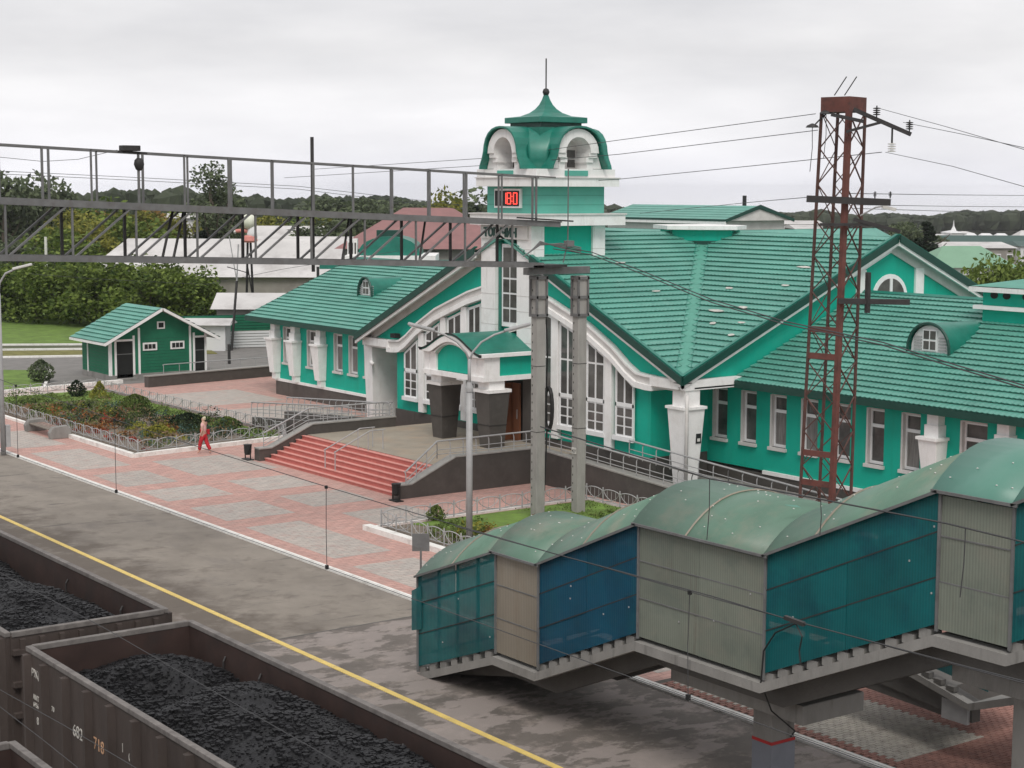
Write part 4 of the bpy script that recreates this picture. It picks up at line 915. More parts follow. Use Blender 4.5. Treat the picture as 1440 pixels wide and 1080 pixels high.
# grass blades over the lawns of both beds
for _ in range(1500):
    if random.random() < .5: x = random.uniform(35.4, 38.7); y = random.uniform(38, 48.3)
    else: x = random.uniform(36.3, 37.5); y = random.uniform(70, 91)
    leaf_clump(acc['gr'], (x, y, .1), .15, .08, 4, .04)
nm = dict(dk='dark_low_shrubs', gr='green_bedding_plants', yl='yellow_bedding_plants', og='orange_bedding_plants', br='brown_bedding_plants', rd='red_bedding_flowers', bl='bluish_bedding_plants')
for k, mb in acc.items():
    o = struct(nm[k], mb, FLOW[k], 'stuff'); tag(o, {'dk': 'dark low shrubs', 'gr': 'green leafy bedding plants', 'yl': 'yellow bedding plants', 'og': 'orange bedding plants', 'br': 'brownish bedding plants', 'rd': 'red flowers along the bed edge', 'bl': 'bluish-green bedding plants'}[k]+' massed in the two flower beds', 'plants')
def shrub(x, y, r, h, lf, label, leaves=700, s=.07, cone=False, name='shrub', z=0.05):
    t = thing(name, (x, y, z), label, 'shrub'); mb = MB()
    for _ in range(leaves):
        u = random.random(); zz = random.uniform(.05, 1)*h
        prof_ = (1-zz/h)*1.05+.08 if cone else math.sin(math.pi*min(.97, (zz/h)*.85+.12))
        q = r*prof_*random.uniform(.55, 1.08); a = random.uniform(0, 6.28); p = Vector((x+q*math.cos(a), y+q*math.sin(a), z+zz))
        d = Vector((random.gauss(0, 1), random.gauss(0, 1), random.gauss(0, 1))).normalized()*s*random.uniform(.6, 1.3); b = d.cross(Vector((random.gauss(0, 1), random.gauss(0, 1), random.gauss(0, 1)))).normalized()*s*.5
        mb.add([p-d, p+b, p+d, p-b], [(0, 1, 2, 3)])
    part('foliage', mb, lf, t); part('stem', MB().tube([(x, y, z), (x, y, z+h*.6)], .04, 5), BARK, t); return t
p = atz(108, 560); shrub(p.x, p.y, .5, .95, LEAF['con'], 'round dark evergreen shrub at the far end of the large flower bed')
p = atz(140, 562); shrub(p.x, p.y, .6, .95, FLOW['yl'], 'yellow-green conical shrub beside the round dark shrub in the large flower bed', cone=True)
p = atz(190, 580); shrub(p.x, p.y, .85, .9, LEAF['dark'], 'broad dark shrub in the far corner of the large flower bed', 1100)
p = atz(265, 604); shrub(p.x, p.y, .95, .75, LEAF['con'], 'low spreading dark shrub left of the walking person', 1200)
p = atz(222, 616); shrub(p.x, p.y, .8, .55, FLOW['yl'], 'low yellowish cushion shrub near the front of the large flower bed', 900)
p = atz(320, 602); shrub(p.x, p.y, .6, .5, LEAF['mid'], 'small green shrub right of the walking person, inside the fence', 600)
p = atz(614, 735); shrub(p.x, p.y, .35, .55, FLOW['gr'], 'bright light-green leafy plant in the small flower bed', 500, .06)

# ------------------------------------------------------------------ bench, bins, sign, person
bx, by = 29.0, 76.7
t = thing('bench', (bx, by, 0), 'grey concrete bench with wooden slats at the corner of the large flower bed', 'bench')
for s in (-1, 1):
    yy = by+s*1.55
    P = [(bx-.55, 0), (bx-.60, .30), (bx-.42, .55), (bx+.25, .60), (bx+.45, .40), (bx+.42, 0)]
    part('concrete_end', MB().prism([(x, yy-.16, z) for x, z in P], (0, .32, 0)), CONC, t, bevel=.03)
for k in range(4): part('slat', MB().box(bx-.42+k*.18, bx-.28+k*.18, by-1.4, by+1.4, .36, .41), mat('weathered_bench_wood%d' % k, (.22+.02*k, .19, .16), .85, .2, 6), t)
def bin_(x, y, label):
    t = thing('litter_bin', (x, y, 0), label, 'litter bin', 'black litter bins at the foot of the red steps')
    part('bucket', MB().lathe((x, y, 0), [(.11, .22), (.15, .28), (.17, .62), (.19, .66)], 12), BLACK, t, smooth=False); part('stand', MB().bar((x, y-.24, 0), (x, y-.24, .5), .04).bar((x, y+.24, 0), (x, y+.24, .5), .04).bar((x, y-.24, .48), (x, y+.24, .48), .03), BLACK, t)
    part('foot', MB().box(x-.16, x+.16, y-.28, y+.28, 0, .04), BLACK, t)
bin_(33.15, 64.6, 'black litter bin at the left foot of the red steps, beside the flower bed'); bin_(33.15, 52.75, 'black litter bin at the right foot of the red steps, by the stair wall end')
sx = atz(592, 842); t = thing('platform_sign', (sx.x, sx.y, 0), 'small blank grey sign on a thin post by the foot of the stair bridge', 'sign')
part('post', MB().tube([(sx.x, sx.y, 0), (sx.x, sx.y, 1.5)], .03, 6), STEEL, t)
part('board', MB().bar((sx.x-.2, sx.y+.14, 1.62), (sx.x+.2, sx.y-.14, 1.62), .03, .5), STEEL, t)

def skin_obj(name, V, E_, RR, mt, parent, sub=1):
    me = bpy.data.meshes.new(name); me.from_pydata(V, E_, []); me.materials.append(mt)
    o = bpy.data.objects.new(name, me); COL.objects.link(o); o.parent = parent
    s = o.modifiers.new('skin', 'SKIN'); s.use_smooth_shade = True
    lay = me.skin_vertices[0].data if me.skin_vertices else None
    if lay is None:
        me.attributes  # ensure
    return o
def skinned(name, V, E_, RR, mt, parent, sub=1):
    me = bpy.data.meshes.new(name); me.from_pydata(V, E_, []); me.materials.append(mt)
    o = bpy.data.objects.new(name, me); COL.objects.link(o)
    if parent is not None: o.parent = parent
    s = o.modifiers.new('skin', 'SKIN'); s.use_smooth_shade = True
    if not me.skin_vertices: return o
    for i, r_ in enumerate(RR):
        d = me.skin_vertices[0].data[i]; d.radius = (r_, r_); d.use_root = (i == 0)
    ss = o.modifiers.new('sub', 'SUBSURF'); ss.levels = sub; ss.render_levels = sub
    return o
# walking person, facing left in the picture (-x, +y side)
pe = atz(287, 638); px_, py_ = pe.x, pe.y
per = thing('person', (px_, py_, 0), 'light-haired person in pale pink shirt and red trousers walking past the flower bed', 'person', rz=math.radians(125))
S0 = .93
def sc3(l): return [(a*S0, b*S0, c*S0) for a, b, c in l]
# local frame: +x forward, y to the side, z up
body = sc3([(0, 0, .95), (0, 0, 1.12), (0, 0, 1.30), (0, 0, 1.45), (.01, 0, 1.53), (.02, 0, 1.60), (.02, 0, 1.70),
            (0, .17, 1.42), (-.06, .22, 1.17), (.03, .23, .95), (.08, .23, .88), (0, -.17, 1.42), (.06, -.22, 1.17), (.20, -.22, 1.00), (.26, -.21, .95),
            (0, .09, .90), (.14, .10, .50), (.19, .10, .10), (.30, .11, .05), (0, -.09, .90), (-.10, -.10, .50), (-.30, -.10, .13), (-.22, -.10, .04)])
be = [(0, 1), (1, 2), (2, 3), (3, 4), (4, 5), (5, 6), (3, 7), (7, 8), (8, 9), (9, 10), (3, 11), (11, 12), (12, 13), (13, 14), (0, 15), (15, 16), (16, 17), (17, 18), (0, 19), (19, 20), (20, 21), (21, 22)]
br_ = [.125, .115, .13, .10, .052, .085, .085, .062, .045, .034, .03, .062, .045, .034, .03, .088, .06, .042, .035, .088, .06, .042, .035]
skinned('body', body, be, [r_*S0 for r_ in br_], SKIN, per)
tr = sc3([(0, 0, 1.02), (0, 0, .93), (0, .09, .88), (.14, .10, .50), (.19, .10, .15), (0, -.09, .88), (-.10, -.10, .50), (-.28, -.10, .18)])
skinned('trousers', tr, [(0, 1), (1, 2), (2, 3), (3, 4), (1, 5), (5, 6), (6, 7)], [.15*S0, .155*S0, .12*S0, .095*S0, .085*S0, .12*S0, .095*S0, .085*S0], RED, per)
sh = sc3([(0, 0, 1.0), (0, 0, 1.2), (0, 0, 1.38), (0, .15, 1.42), (-.03, .20, 1.27), (0, -.15, 1.42), (.03, -.20, 1.27)])
skinned('shirt', sh, [(0, 1), (1, 2), (2, 3), (3, 4), (2, 5), (5, 6)], [.145*S0, .145*S0, .15*S0, .085*S0, .065*S0, .085*S0, .065*S0], SHIRT, per)
skinned('apron', sc3([(.07, 0, 1.28), (.08, 0, 1.12), (.08, 0, .95)]), [(0, 1), (1, 2)], [.09*S0, .11*S0, .12*S0], RED, per)
skinned('hair', sc3([(-.01, 0, 1.76), (-.045, 0, 1.68), (-.05, 0, 1.56)]), [(0, 1), (1, 2)], [.085*S0, .10*S0, .06*S0], HAIR, per)
bg_ = MB().box(-.12, .03, -.33, -.25, .82, 1.04); bag = bpy.data.objects.new('shoulder_bag', mesh('shoulder_bag', bg_, RED)); COL.objects.link(bag); bag.parent = per
for s in (-1, 1):
    for k in range(4):
        hx, hy, hz_ = ((.26, -.21, .95) if s < 0 else (.08, .23, .88))
        f_ = MB().tube([((hx+.012*k)*S0, (hy+.01*(k-1.5))*S0, (hz_-.01)*S0), ((hx+.03)*S0, (hy+.01*(k-1.5))*S0, (hz_-.055)*S0), ((hx+.02)*S0, (hy+.01*(k-1.5))*S0, (hz_-.095)*S0)], .008, 5)
        o = bpy.data.objects.new('finger', mesh('finger', f_, SKIN)); COL.objects.link(o); o.parent = per

# ------------------------------------------------------------------ lamps
def lamp_head(mb, p, d, L_=.62):
    p = Vector(p); d = Vector(d).normalized(); mb.bar(p, p+d*L_, .22, .10); return mb
lp = Vector((31.89*.9583, 46.16*.9583, 0))
t = thing('street_lamp', lp, 'tall grey double-armed street lamp standing in the small flower bed', 'street lamp')
X, Y = lp.x, lp.y
part('lower_pole', MB().tube([(X, Y, 0), (X, Y, 5.15)], .105, 8), STEELL, t, smooth=True); part('collar', MB().lathe((X, Y, 5.1), [(.125, 0), (.125, .12), (.07, .3)], 10), STEELL, t)
part('upper_pole', MB().tube([(X, Y, 5.2), (X, Y, 6.15)], .055, 8), STEELL, t, smooth=True)
dr_ = _R0
for s, lab in ((-1, 1), (1, 1)):
    dd = Vector((dr_.x*s, dr_.y*s, 0)); pts = [Vector((X, Y, 6.0))+dd*(1.05*math.sin(a)*1.0)+Vector((0, 0, .95*(1-math.cos(a)) if False else 0)) for a in [0]]
    A = [Vector((X, Y, 6.05)), Vector((X, Y, 6.35))+dd*.10, Vector((X, Y, 6.68))+dd*.38, Vector((X, Y, 6.92))+dd*.80, Vector((X, Y, 7.05))+dd*1.20]
    part('arm', MB().tube(A, .035, 7), STEELL, t, smooth=True)
    hd = part('lamp_head', MB().bar(A[-1]-dd*.1, A[-1]+dd*.75+Vector((0, 0, .22)), .26, .09), STEELL, t, bevel=.03); part('lens', MB().bar(A[-1]+dd*.05-Vector((0, 0, .045)), A[-1]+dd*.7+Vector((0, 0, .155)), .2, .03), PORC, hd)
lp = atz(5, 640); X, Y = lp.x, lp.y
t = thing('street_lamp', lp, 'tall grey single-armed street lamp at the left edge of the photo, on the plaza kerb', 'street lamp')
part('lower_pole', MB().tube([(X, Y, 0), (X, Y, 7.0)], .12, 8, .085), STEELL, t, smooth=True); part('control_box', MB().box(X+.1, X+.3, Y-.12, Y+.12, .35, 1.3), STEELL, t)
dd = Vector((_R0.x, _R0.y, 0))
A = [Vector((X, Y, 6.9)), Vector((X, Y, 7.45))+dd*.06, Vector((X, Y, 7.85))+dd*.32, Vector((X, Y, 8.05))+dd*.75]
part('arm', MB().tube(A, .045, 7), STEELL, t, smooth=True); hd = part('lamp_head', MB().bar(A[-1]-dd*.1, A[-1]+dd*.7+Vector((0, 0, .2)), .26, .11), PORC, t, bevel=.03)
# distant lamps
def small_lamp(u, v, ub, vb, D, label, flip=1):
    top = atd(u, v, D); base = Vector((top.x, top.y, T(top.x, top.y))); t = thing('street_lamp', base, label, 'street lamp'); dd = Vector((_R0.x, _R0.y, 0))*flip
    part('pole', MB().tube([base, top-dd*1.2-Vector((0, 0, .5))+Vector((base.x-top.x, base.y-top.y, 0))], .07, 6), STEELL, t)
    part('arm', MB().tube([top-dd*1.2-Vector((0, 0, .5)), top-dd*.5-Vector((0, 0, .12)), top], .05, 5), STEELL, t); part('lamp_head', MB().bar(top-dd*.1, top+dd*.7, .25, .12), PORC, t)

# ------------------------------------------------------------------ concrete portal poles + rigid gantry across the tracks
def holed_pole(x, y, z1, label, name='concrete_pole'):
    t = thing(name, (x, y, 0), label, 'pole')
    b = part('shaft', MB().box(x-.19, x+.19, y-.17, y+.17, -.3, z1), POLEC, t, bevel=.02)
    for k in range(26):
        z = .5+k*.3
        if z > z1-.4: break
        part('bolt_hole', MB().box(x-.197, x-.188, y+.07, y+.10, z, z+.07), BLACK, b)
    for z in (3.1, 5.4): part('band', MB().box(x-.196, x+.196, y-.176, y+.176, z, z+.02), STEELD, t)
    # steel clamp cage at the head
    for sx_ in (-1, 1):
        for sy in (-1, 1): part('clamp_angle', MB().bar((x+sx_*.21, y+sy*.19, z1-1.4), (x+sx_*.21, y+sy*.19, z1), .07), STEEL, t)
    for z in (z1-1.38, z1-.75, z1-.08): part('clamp_plate', MB().box(x-.25, x+.25, y-.225, y+.225, z-.05, z+.05), STEEL, t)
    return t
pa = holed_pole(35.34, 46.95, 8.55, 'left one of the two tall grey concrete poles carrying the gantry end'); pb = holed_pole(37.08, 46.85, 8.5, 'right one of the pair of tall concrete poles, with a small white number plate')
part('number_plate', MB().box(36.86, 36.88, 46.73, 46.98, 2.2, 2.42), PORC, pb); n2 = text_mb('427', .15, (36.855, 46.96, 2.25), (0, -1, 0), (0, 0, 1), .002); part('plate_number', n2, BLACK, pb)
cw = MB()
for k in range(3): cw.tube([(35.62+.02*k, 46.9, 7.2-.3*k), (35.7, 46.88, 6.0), (35.66, 46.9, 4.6), (35.70, 46.9, 3.0+.2*k), (35.6, 46.9, 1.0)], .025, 5)
part('cable', cw, BLACK, pa)
t = solo('cable_coil', MB().tube([(35.72, 46.85+.22*math.cos(a), 3.9+.75*math.sin(a)) for a in [i*math.pi/8 for i in range(17)]], .07, 6), BLACK, (35.72, 46.85, 3.9), 'loop of black cable hanging on the left concrete pole', 'cable')
holed_pole(2.2, 46.95, 9.9, 'concrete gantry pole beyond the tracks, outside the left edge'); 
ga = thing('railway_gantry', (35, 46.95, 8.5), 'long grey steel lattice gantry spanning the tracks, with a railed walkway on top', 'gantry')
zb = lambda x: 9.56-.034*(x-16.4); zm = lambda x: 11.14-.0425*(x-16.4); zt = lambda x: 12.69-.0408*(x-16.4)
XL, XR = 2.0, 35.6
part('portal_cap', MB().box(34.75, 37.45, 46.75, 47.05, 8.58, 8.82), STEEL, ga); part('portal_cap', MB().box(34.75, 36.2, 46.45, 47.4, 8.84, 8.92), STEELD, ga)
YF, YR = 46.5, 47.45
for yy in (YF, YR):
    part('bottom_chord', MB().bar((XL, yy, zb(XL)), (35.2, yy, zb(35.2)), .10, .17), STEEL, ga)
    part('top_chord', MB().bar((XL, yy, zm(XL)), (35.9, yy, zm(35.9)), .10, .20), STEEL, ga)
    part('hand_rail', MB().bar((XL, yy, zt(XL)), (35.7, yy, zt(35.7)), .05, .05), STEEL, ga)
part('walkway', MB().prism([(XL, YF, zm(XL)+.06), (36.0, YF, zm(36.0)+.06), (36.0, YF, zm(36.0)+.10), (XL, YF, zm(XL)+.10)], (0, YR-YF, 0)), STEEL, ga)
x = 3.0; i = 0
while x < 35.3:
    for yy, off, mt in ((YF, 0, STEEL), (YR, .05, STEELD)):
        xx = x+off
        part('post', MB().bar((xx, yy, zb(xx)), (xx, yy, zm(xx)), .055 if yy == YF else .075), mt, ga)
        if xx+1.9 < 35.6: part('diagonal', MB().bar((xx, yy, zb(xx)), (xx+1.85, yy, zm(xx+1.85)), .085, .05), STEEL, ga)
    part('cross_tie', MB().bar((x, YF, zb(x)), (x, YR, zb(x)), .05), STEEL, ga)
    x += 1.93; i += 1
x = 3.2; i = 0
while x < 36:
    w_ = .05 if i % 2 else .06
    part('rail_post', MB().bar((x, YF, zm(x)), (x, YF, zt(x)), w_), STEEL, ga); part('rail_post', MB().bar((x+.55, YR, zm(x+.55)), (x+.55, YR, zt(x+.55)), w_), STEEL, ga)
    x += 1.44; i += 1
# odd internal braces
for xx in (21.2, 21.55, 27.3, 30.2): part('brace', MB().bar((xx, YF+.1, zb(xx)), (xx+.75, YR-.1, zm(xx)), .06), STEELD, ga)
part('mast_rod', MB().tube([(26.5, 47.0, 8.9), (26.5, 47.0, 13.1)], .055, 6), STEELD, ga)
part('end_bracket', MB().bar((34.0, YF-.1, zm(34)+.16), (36.4, YF-.1, zm(36.4)+.12), .05, .05), STEELD, ga)
fl = thing('floodlight', (20.1, 46.5, 12.6), 'dark floodlight fixed on top of the gantry railing, pointing down', 'floodlight')
part('ballast_box', MB().box(19.95, 20.5, 46.35, 46.65, 12.56, 12.72), STEELD, fl, bevel=.02); part('bracket', MB().bar((19.85, 46.5, 12.54), (20.75, 46.5, 12.5), .06), STEELD, fl)
part('reflector', MB().lathe((20.5, 46.5, 12.0), [(.05, 0), (.10, .04), (.15, .18), (.13, .3), (.07, .36)], 12), STEELD, fl, smooth=True)
cf = thing('cable_fitting', (35.9, 46.6, 9.3), 'tangle of feeder cable brackets and insulators above the portal cap', 'fitting')
for k in range(4): part('cable', MB().tube([(34.2+.1*k, 46.3, 9.25+.05*k), (34.9, 46.3, 9.62+.04*k), (35.8, 46.3, 9.66-.05*k), (36.6, 46.2, 9.5-.06*k)], .022, 5), STEEL, cf)
part('clamp', MB().box(36.0, 36.3, 46.2, 46.4, 9.55, 9.75), STEEL, cf); part('hanger', MB().bar((36.1, 46.3, 9.7), (36.1, 46.3, 12.2), .03).bar((36.1, 46.3, 9.7), (35.9, 46.3, 9.0), .03), STEEL, cf)

# ------------------------------------------------------------------ red lattice mast
mc = Vector((38.0, 35.6, 0)); MTZ = 13.8
t = thing('lattice_mast', mc, 'tall rust-red steel lattice mast in front of the right wing, with cross-arms near the top', 'mast')
fw = Vector((math.sin(YAW), math.cos(YAW), 0)); rg = Vector((_R0.x, _R0.y, 0))
def mcorner(k, z):
    s = 1-.19*z/MTZ; a, b = [(-.86, -.05), (.05, -.86), (.86, .05), (-.05, .86)][k]
    return mc+rg*(a*s*.94-.22+.30*z/MTZ)+fw*(b*s*.94)+Vector((0, 0, z))
for k in range(4): part('leg', MB().bar(mcorner(k, 0), mcorner(k, MTZ), (.15 if k == 1 else .07), .15 if k == 1 else .07), RUST if k == 1 else RUSTD, t)
nb_ = 13
for i in range(nb_):
    za, zb_ = MTZ*i/nb_, MTZ*(i+1)/nb_
    for k in range(4):
        a, b = k, (k+1) % 4
        wb = .042 if k < 2 else .022
        if k >= 2 and i % 2 == 0: part('lattice_bar', MB().bar(mcorner(a, za), mcorner(b, zb_), wb, .02), RUSTD, t)
        elif k >= 2: part('lattice_bar', MB().bar(mcorner(b, za), mcorner(a, zb_), wb, .02), RUSTD, t)
        else: part('lattice_bar', MB().bar(mcorner(a, za), mcorner(b, zb_), wb, .025), RUSTD, t); part('lattice_bar', MB().bar(mcorner(b, za), mcorner(a, zb_), wb, .025), RUSTD, t)
for z in (2.7, 3.6, 6.55, 7.35):
    for k in range(1): part('horizontal_band', MB().bar(mcorner(k, z), mcorner((k+1) % 4, z), .05, .18), RUST, t)
hb = MB(); tz = MTZ
top_ = [mcorner(k, tz) for k in range(4)]; hb.prism([p+(p-(mc+Vector((0, 0, tz))))*.05 for p in top_], (0, 0, .44)); part('head_box', hb, RUST, t)
for k, o_ in enumerate(((-.2, 0), (.1, .1))): q = mc+rg*o_[0]+Vector((0, 0, tz+.5)); part('lightning_rod', MB().bar(q, q+rg*.35+Vector((0, 0, .55)), .03), STEELD, t)
def arm(z, a, b, tilt=0, w_=.16, h=.20, fd=-.9, name='cross_arm', mt=STEELD):
    p = mc+rg*a+fw*fd+Vector((0, 0, z)); q = mc+rg*b+fw*fd+Vector((0, 0, z+tilt)); part(name, MB().bar(p, q, w_, h), mt, t); return p, q
arm(11.25, -1.1, 1.35, -.10); arm(8.25, -.1, 2.0, -.03, h=.16); arm(10.65, .3, 1.65, -.35, w_=.2, h=.10); arm(10.5, -.7, .9, 0, h=.08)
arm(13.85, .2, 1.9, -.72, w_=.07, h=.12); arm(13.2, 0, 1.1, .3, w_=.06, h=.08); arm(13.7, -.45, .5, -.2, w_=.07, h=.10)
qb = mc+rg*.75+fw*-.95; part('hanging_bracket', MB().bar(qb+Vector((0, 0, 7.9)), qb+Vector((0, 0, 9.1)), .12), STEELD, t)
def insul(p, label, s=1.0):
    o = thing('insulator', p, label, 'insulator', 'insulators on the red lattice mast'); p = Vector(p)
    for k in range(4): part('disc', MB().lathe(p+Vector((0, 0, .06*k*s)), [(.03*s, 0), (.11*s, .012*s), (.11*s, .03*s), (.03*s, .045*s)], 10), STEELD, o)
    part('pin', MB().tube([p-Vector((0, 0, .06)), p+Vector((0, 0, .28*s))], .02, 5), STEELD, o); return o
P2 = mc+rg*1.85+fw*-.9+Vector((0, 0, 13.32)); P0 = mc+rg*.88+fw*-.9+Vector((0, 0, 13.68))
insul(P0, 'left ribbed insulator on the sloping top arm of the red mast'); insul(P2+Vector((0, 0, -.05)), 'right ribbed insulator at the end of the sloping top arm of the red mast')
HI = mc+rg*1.35+fw*-.9+Vector((0, 0, 12.62)); o = thing('hanging_insulator', HI, 'pale insulator hanging below the sloping top arm of the red mast', 'insulator')
part('link', MB().bar(HI+Vector((0, 0, .25)), HI+Vector((0, 0, .72)), .04), STEELD, o)
for k in range(4): part('disc', MB().lathe(HI+Vector((0, 0, .07*k)), [(.03, 0), (.12, .01), (.12, .03), (.03, .05)], 10), PORC, o)
for k, a in enumerate((.05, .55)): insul(mc+rg*(.85+a*.9)+fw*-.9+Vector((0, 0, 11.33)), ('left' if k == 0 else 'right')+' small insulator standing on the long middle cross-arm of the red mast', .5)
for a, lab in ((-1.0, 'left'), (-.6, 'right')):
    q = mc+rg*(a+.15)+fw*-.1+Vector((0, 0, 13.75 if a > -.9 else 13.35)); part('bracket', MB().bar(q, mc+rg*-.62+fw*-.1+Vector((0, 0, 13.6)), .04), STEELD, t); o = thing('lamp_bracket', q, lab+' dangling lamp cable at the upper left of the red mast', 'lamp'); part('shade', MB().lathe(q, [(.2, 0), (.16, .06), (.03, .12)], 10), STEELD, o); part('loose_cable', MB().tube([q, q+Vector((.02, 0, -.6)), q+Vector((-.06, 0, -1.3))], .015, 4), WIRE, o)
small = thing('street_lamp', mc+Vector((0, 0, 9.9)), 'small grey lamp head on a thin arm to the right of the red mast', 'lamp')
q = mc+rg*.6+fw*-.3+Vector((0, 0, 10.75)); part('arm', MB().tube([q, q+rg*.45+Vector((0, 0, .25)), q+rg*.75+Vector((0, 0, .3))], .025, 5), STEELL, small); part('lamp_head', MB().bar(q+rg*.65+Vector((0, 0, .27)), q+rg*1.05+Vector((0, 0, .18)), .14, .1), PORC, small)

# ------------------------------------------------------------------ covered stair bridge
BX, BW = 21.6, 3.0
# profile of the walking line: (y, z)
PR = [(33.4, 0.02), (30.2, 1.18), (28.62, 1.18), (25.32, 2.60), (21.77, 2.60), (17.83, 4.36), (16.38, 4.36), (12.6, 6.1), (8, 6.1)]
br = thing('covered_stair_bridge', (BX+1.5, 25, 0), 'covered pedestrian stair bridge with blue and grey-green plastic sides, green barrel roof and concrete deck', 'footbridge')
WHT = 2.22
kinds = ['teal', 'beige', 'blue', 'grey', 'teal', 'grey2', 'teal', 'grey']
mats = dict(teal=POLYT, beige=POLYBE, blue=POLYB, grey=POLYG, grey2=POLYG)
def seg_panels(a, b, kd, x, side):
    (ya, za), (yb, zb_) = a, b; Ln = abs(ya-yb); n = max(1, round(Ln/1.75)) if Ln > 2.2 else 1
    if kd == 'blue': n = 2
    flat = abs(za-zb_) < .01; low = .04 if flat else .12
    hs = (0, .36, .70, 1.0)
    for i in range(n):
        t0, t1 = i/n, (i+1)/n
        y_a = ya+(yb-ya)*t0; y_b = ya+(yb-ya)*t1; z_a = za+(zb_-za)*t0; z_b = za+(zb_-za)*t1
        g_ = .006
        for h0, h1 in zip(hs, hs[1:]):
            A0 = z_a+low+WHT*h0; A1 = z_a+low+WHT*h1-.012; B0 = z_b+low+WHT*h0; B1 = z_b+low+WHT*h1-.012
            xo = random.uniform(-.006, .006)
            part('side_panel', MB().prism([(x+xo, y_a-g_, A0), (x+xo, y_b+g_, B0), (x+xo, y_b+g_, B1), (x+xo, y_a-g_, A1)], (.012*side, 0, 0)), mats[kd], br)
            if h0: part('batten', MB().bar((x-.012*side*-1, y_a, A0-.01), (x+.012*side, y_b, B0-.01), .018, .022), STEELD if kd in ('teal', 'blue') else STEEL, br)
        if side < 0:
            part('frame_post', MB().bar((x+.05, y_a, z_a), (x+.05, y_a, z_a+WHT+.15), .05), STEELD, br)
            ym, zm_ = (y_a+y_b)/2, (z_a+z_b)/2; part('frame_post', MB().bar((x+.06, ym, zm_), (x+.06, ym, zm_+WHT+.1), .06), STEELD, br)
    if side < 0:
        for h_ in (.18, .40, .73, .97): part('frame_rail', MB().bar((x+.07, ya, za+WHT*h_), (x+.07, yb, zb_+WHT*h_), .05, .06), STEELD, br)
    if side < 0 and kd in ('grey', 'blue', 'teal'):
        for k in range(4):
            t_ = random.random(); h_ = random.random()*.9; part('screw', MB().box(x-.03, x-.012, ya+(yb-ya)*t_-.012, ya+(yb-ya)*t_+.012, za+(zb_-za)*t_+WHT*h_, za+(zb_-za)*t_+WHT*h_+.03), STEELL, br)
for i, kd in enumerate(kinds):
    seg_panels(PR[i], PR[i+1], kd, BX, -1); seg_panels(PR[i], PR[i+1], 'blue' if kd in ('blue', 'teal') else 'grey', BX+BW, 1)
# the skewed loose panel at the foot
part('loose_panel', MB().prism([(BX-.04, 33.62, .98), (BX-.04, 33.2, 1.1), (BX-.04, 33.2, 2.15), (BX-.04, 33.62, 1.95)], (-.012, 0, 0)), POLYT, br)
# frame posts at segment corners and corner angles
for (y, z) in PR[:8]:
    for x in (BX-.02, BX+BW+.02): part('frame_post', MB().bar((x, y, z), (x, y, z+WHT+.1), .05), STEEL, br)
# barrel roof, segment by segment
def barrel(a, b, mt, over=(0, 0), nseg=1):
    (ya, za), (yb, zb_) = a, b; n = 14; mb = MB(); top_ = []
    for (y, z) in ((ya+over[0], za), (yb-over[1], zb_)):
        zz = z+WHT+.10
        for k in range(n+1):
            s = -1+2*k/n; top_.append((BX+BW/2+s*(BW/2+.12), y, zz+.72*(1-abs(s)**2.3)))
    for th in (0, .014): mb.v += [(x, y, z-th) for x, y, z in top_]
    m_ = n+1
    for k in range(n):
        mb.f += [(k, k+1, m_+k+1, m_+k), (2*m_+k, 3*m_+k, 3*m_+k+1, 2*m_+k+1), (k, 2*m_+k, 2*m_+k+1, k+1), (m_+k, m_+k+1, 3*m_+k+1, 3*m_+k)]
    mb.f += [(0, m_, 3*m_, 2*m_), (n, 2*m_+n, 3*m_+n, m_+n)]
    rf = part('roof_sheet', mb, mt, br, smooth=True)
    part('edge_trim', MB().bar(top_[0], top_[m_], .03, .05), STEEL, rf)
    return rf, top_, n
rmats = [POLYR, POLYR, POLYR, POLYR, POLYR, POLYR2, POLYR2, POLYR2]
for i in range(8):
    a, b = PR[i], PR[i+1]; flat = a[1] == b[1]
    rf, tp, n = barrel(a, b, rmats[i], over=(.12 if flat else 0, .12 if flat else 0))
    # strip ribs over the sheet joints and screws
    fr = (.5,) if abs(a[0]-b[0]) > 3 else ()
    if i == 3: fr = (.42,)
    if i == 4: fr = (.33,)
    for f_ in fr:
        pts = [(tp[k][0], tp[k][1]*(1-f_)+tp[n+1+k][1]*f_, tp[k][2]*(1-f_)+tp[n+1+k][2]*f_+.012) for k in range(n+1)]
        part('joint_strip', MB().tube(pts, .022, 5), POLYBE, rf)
    for k in range(int(abs(a[0]-b[0])*7)):
        q = random.randint(1, n//2+1); f_ = random.random(); P = Vector(tp[q])*(1-f_)+Vector(tp[n+1+q])*f_
        part('screw_cap', MB().lathe(P, [(.018, 0), (.018, .008), (.006, .014)], 6), PORC, rf)
# tears in the roof: small dark slots with lifted lips
for (u, v, x, w_, mt) in ((1118, 716, 22.75, .26, POLYR2), (775, 743, 22.6, .2, DARKIN), (1018, 751, 21.95, .10, DARKIN), (1050, 752, 21.9, .12, DARKIN)):
    P = atx(u, v, x); 
    part('tear', MB().prism([P+Vector((0, -w_, -.0)), P+Vector((.06, 0, .04)), P+Vector((0, w_, .02)), P+Vector((-.05, .02, -.02))], (-.01, 0, .03)), mt, br)
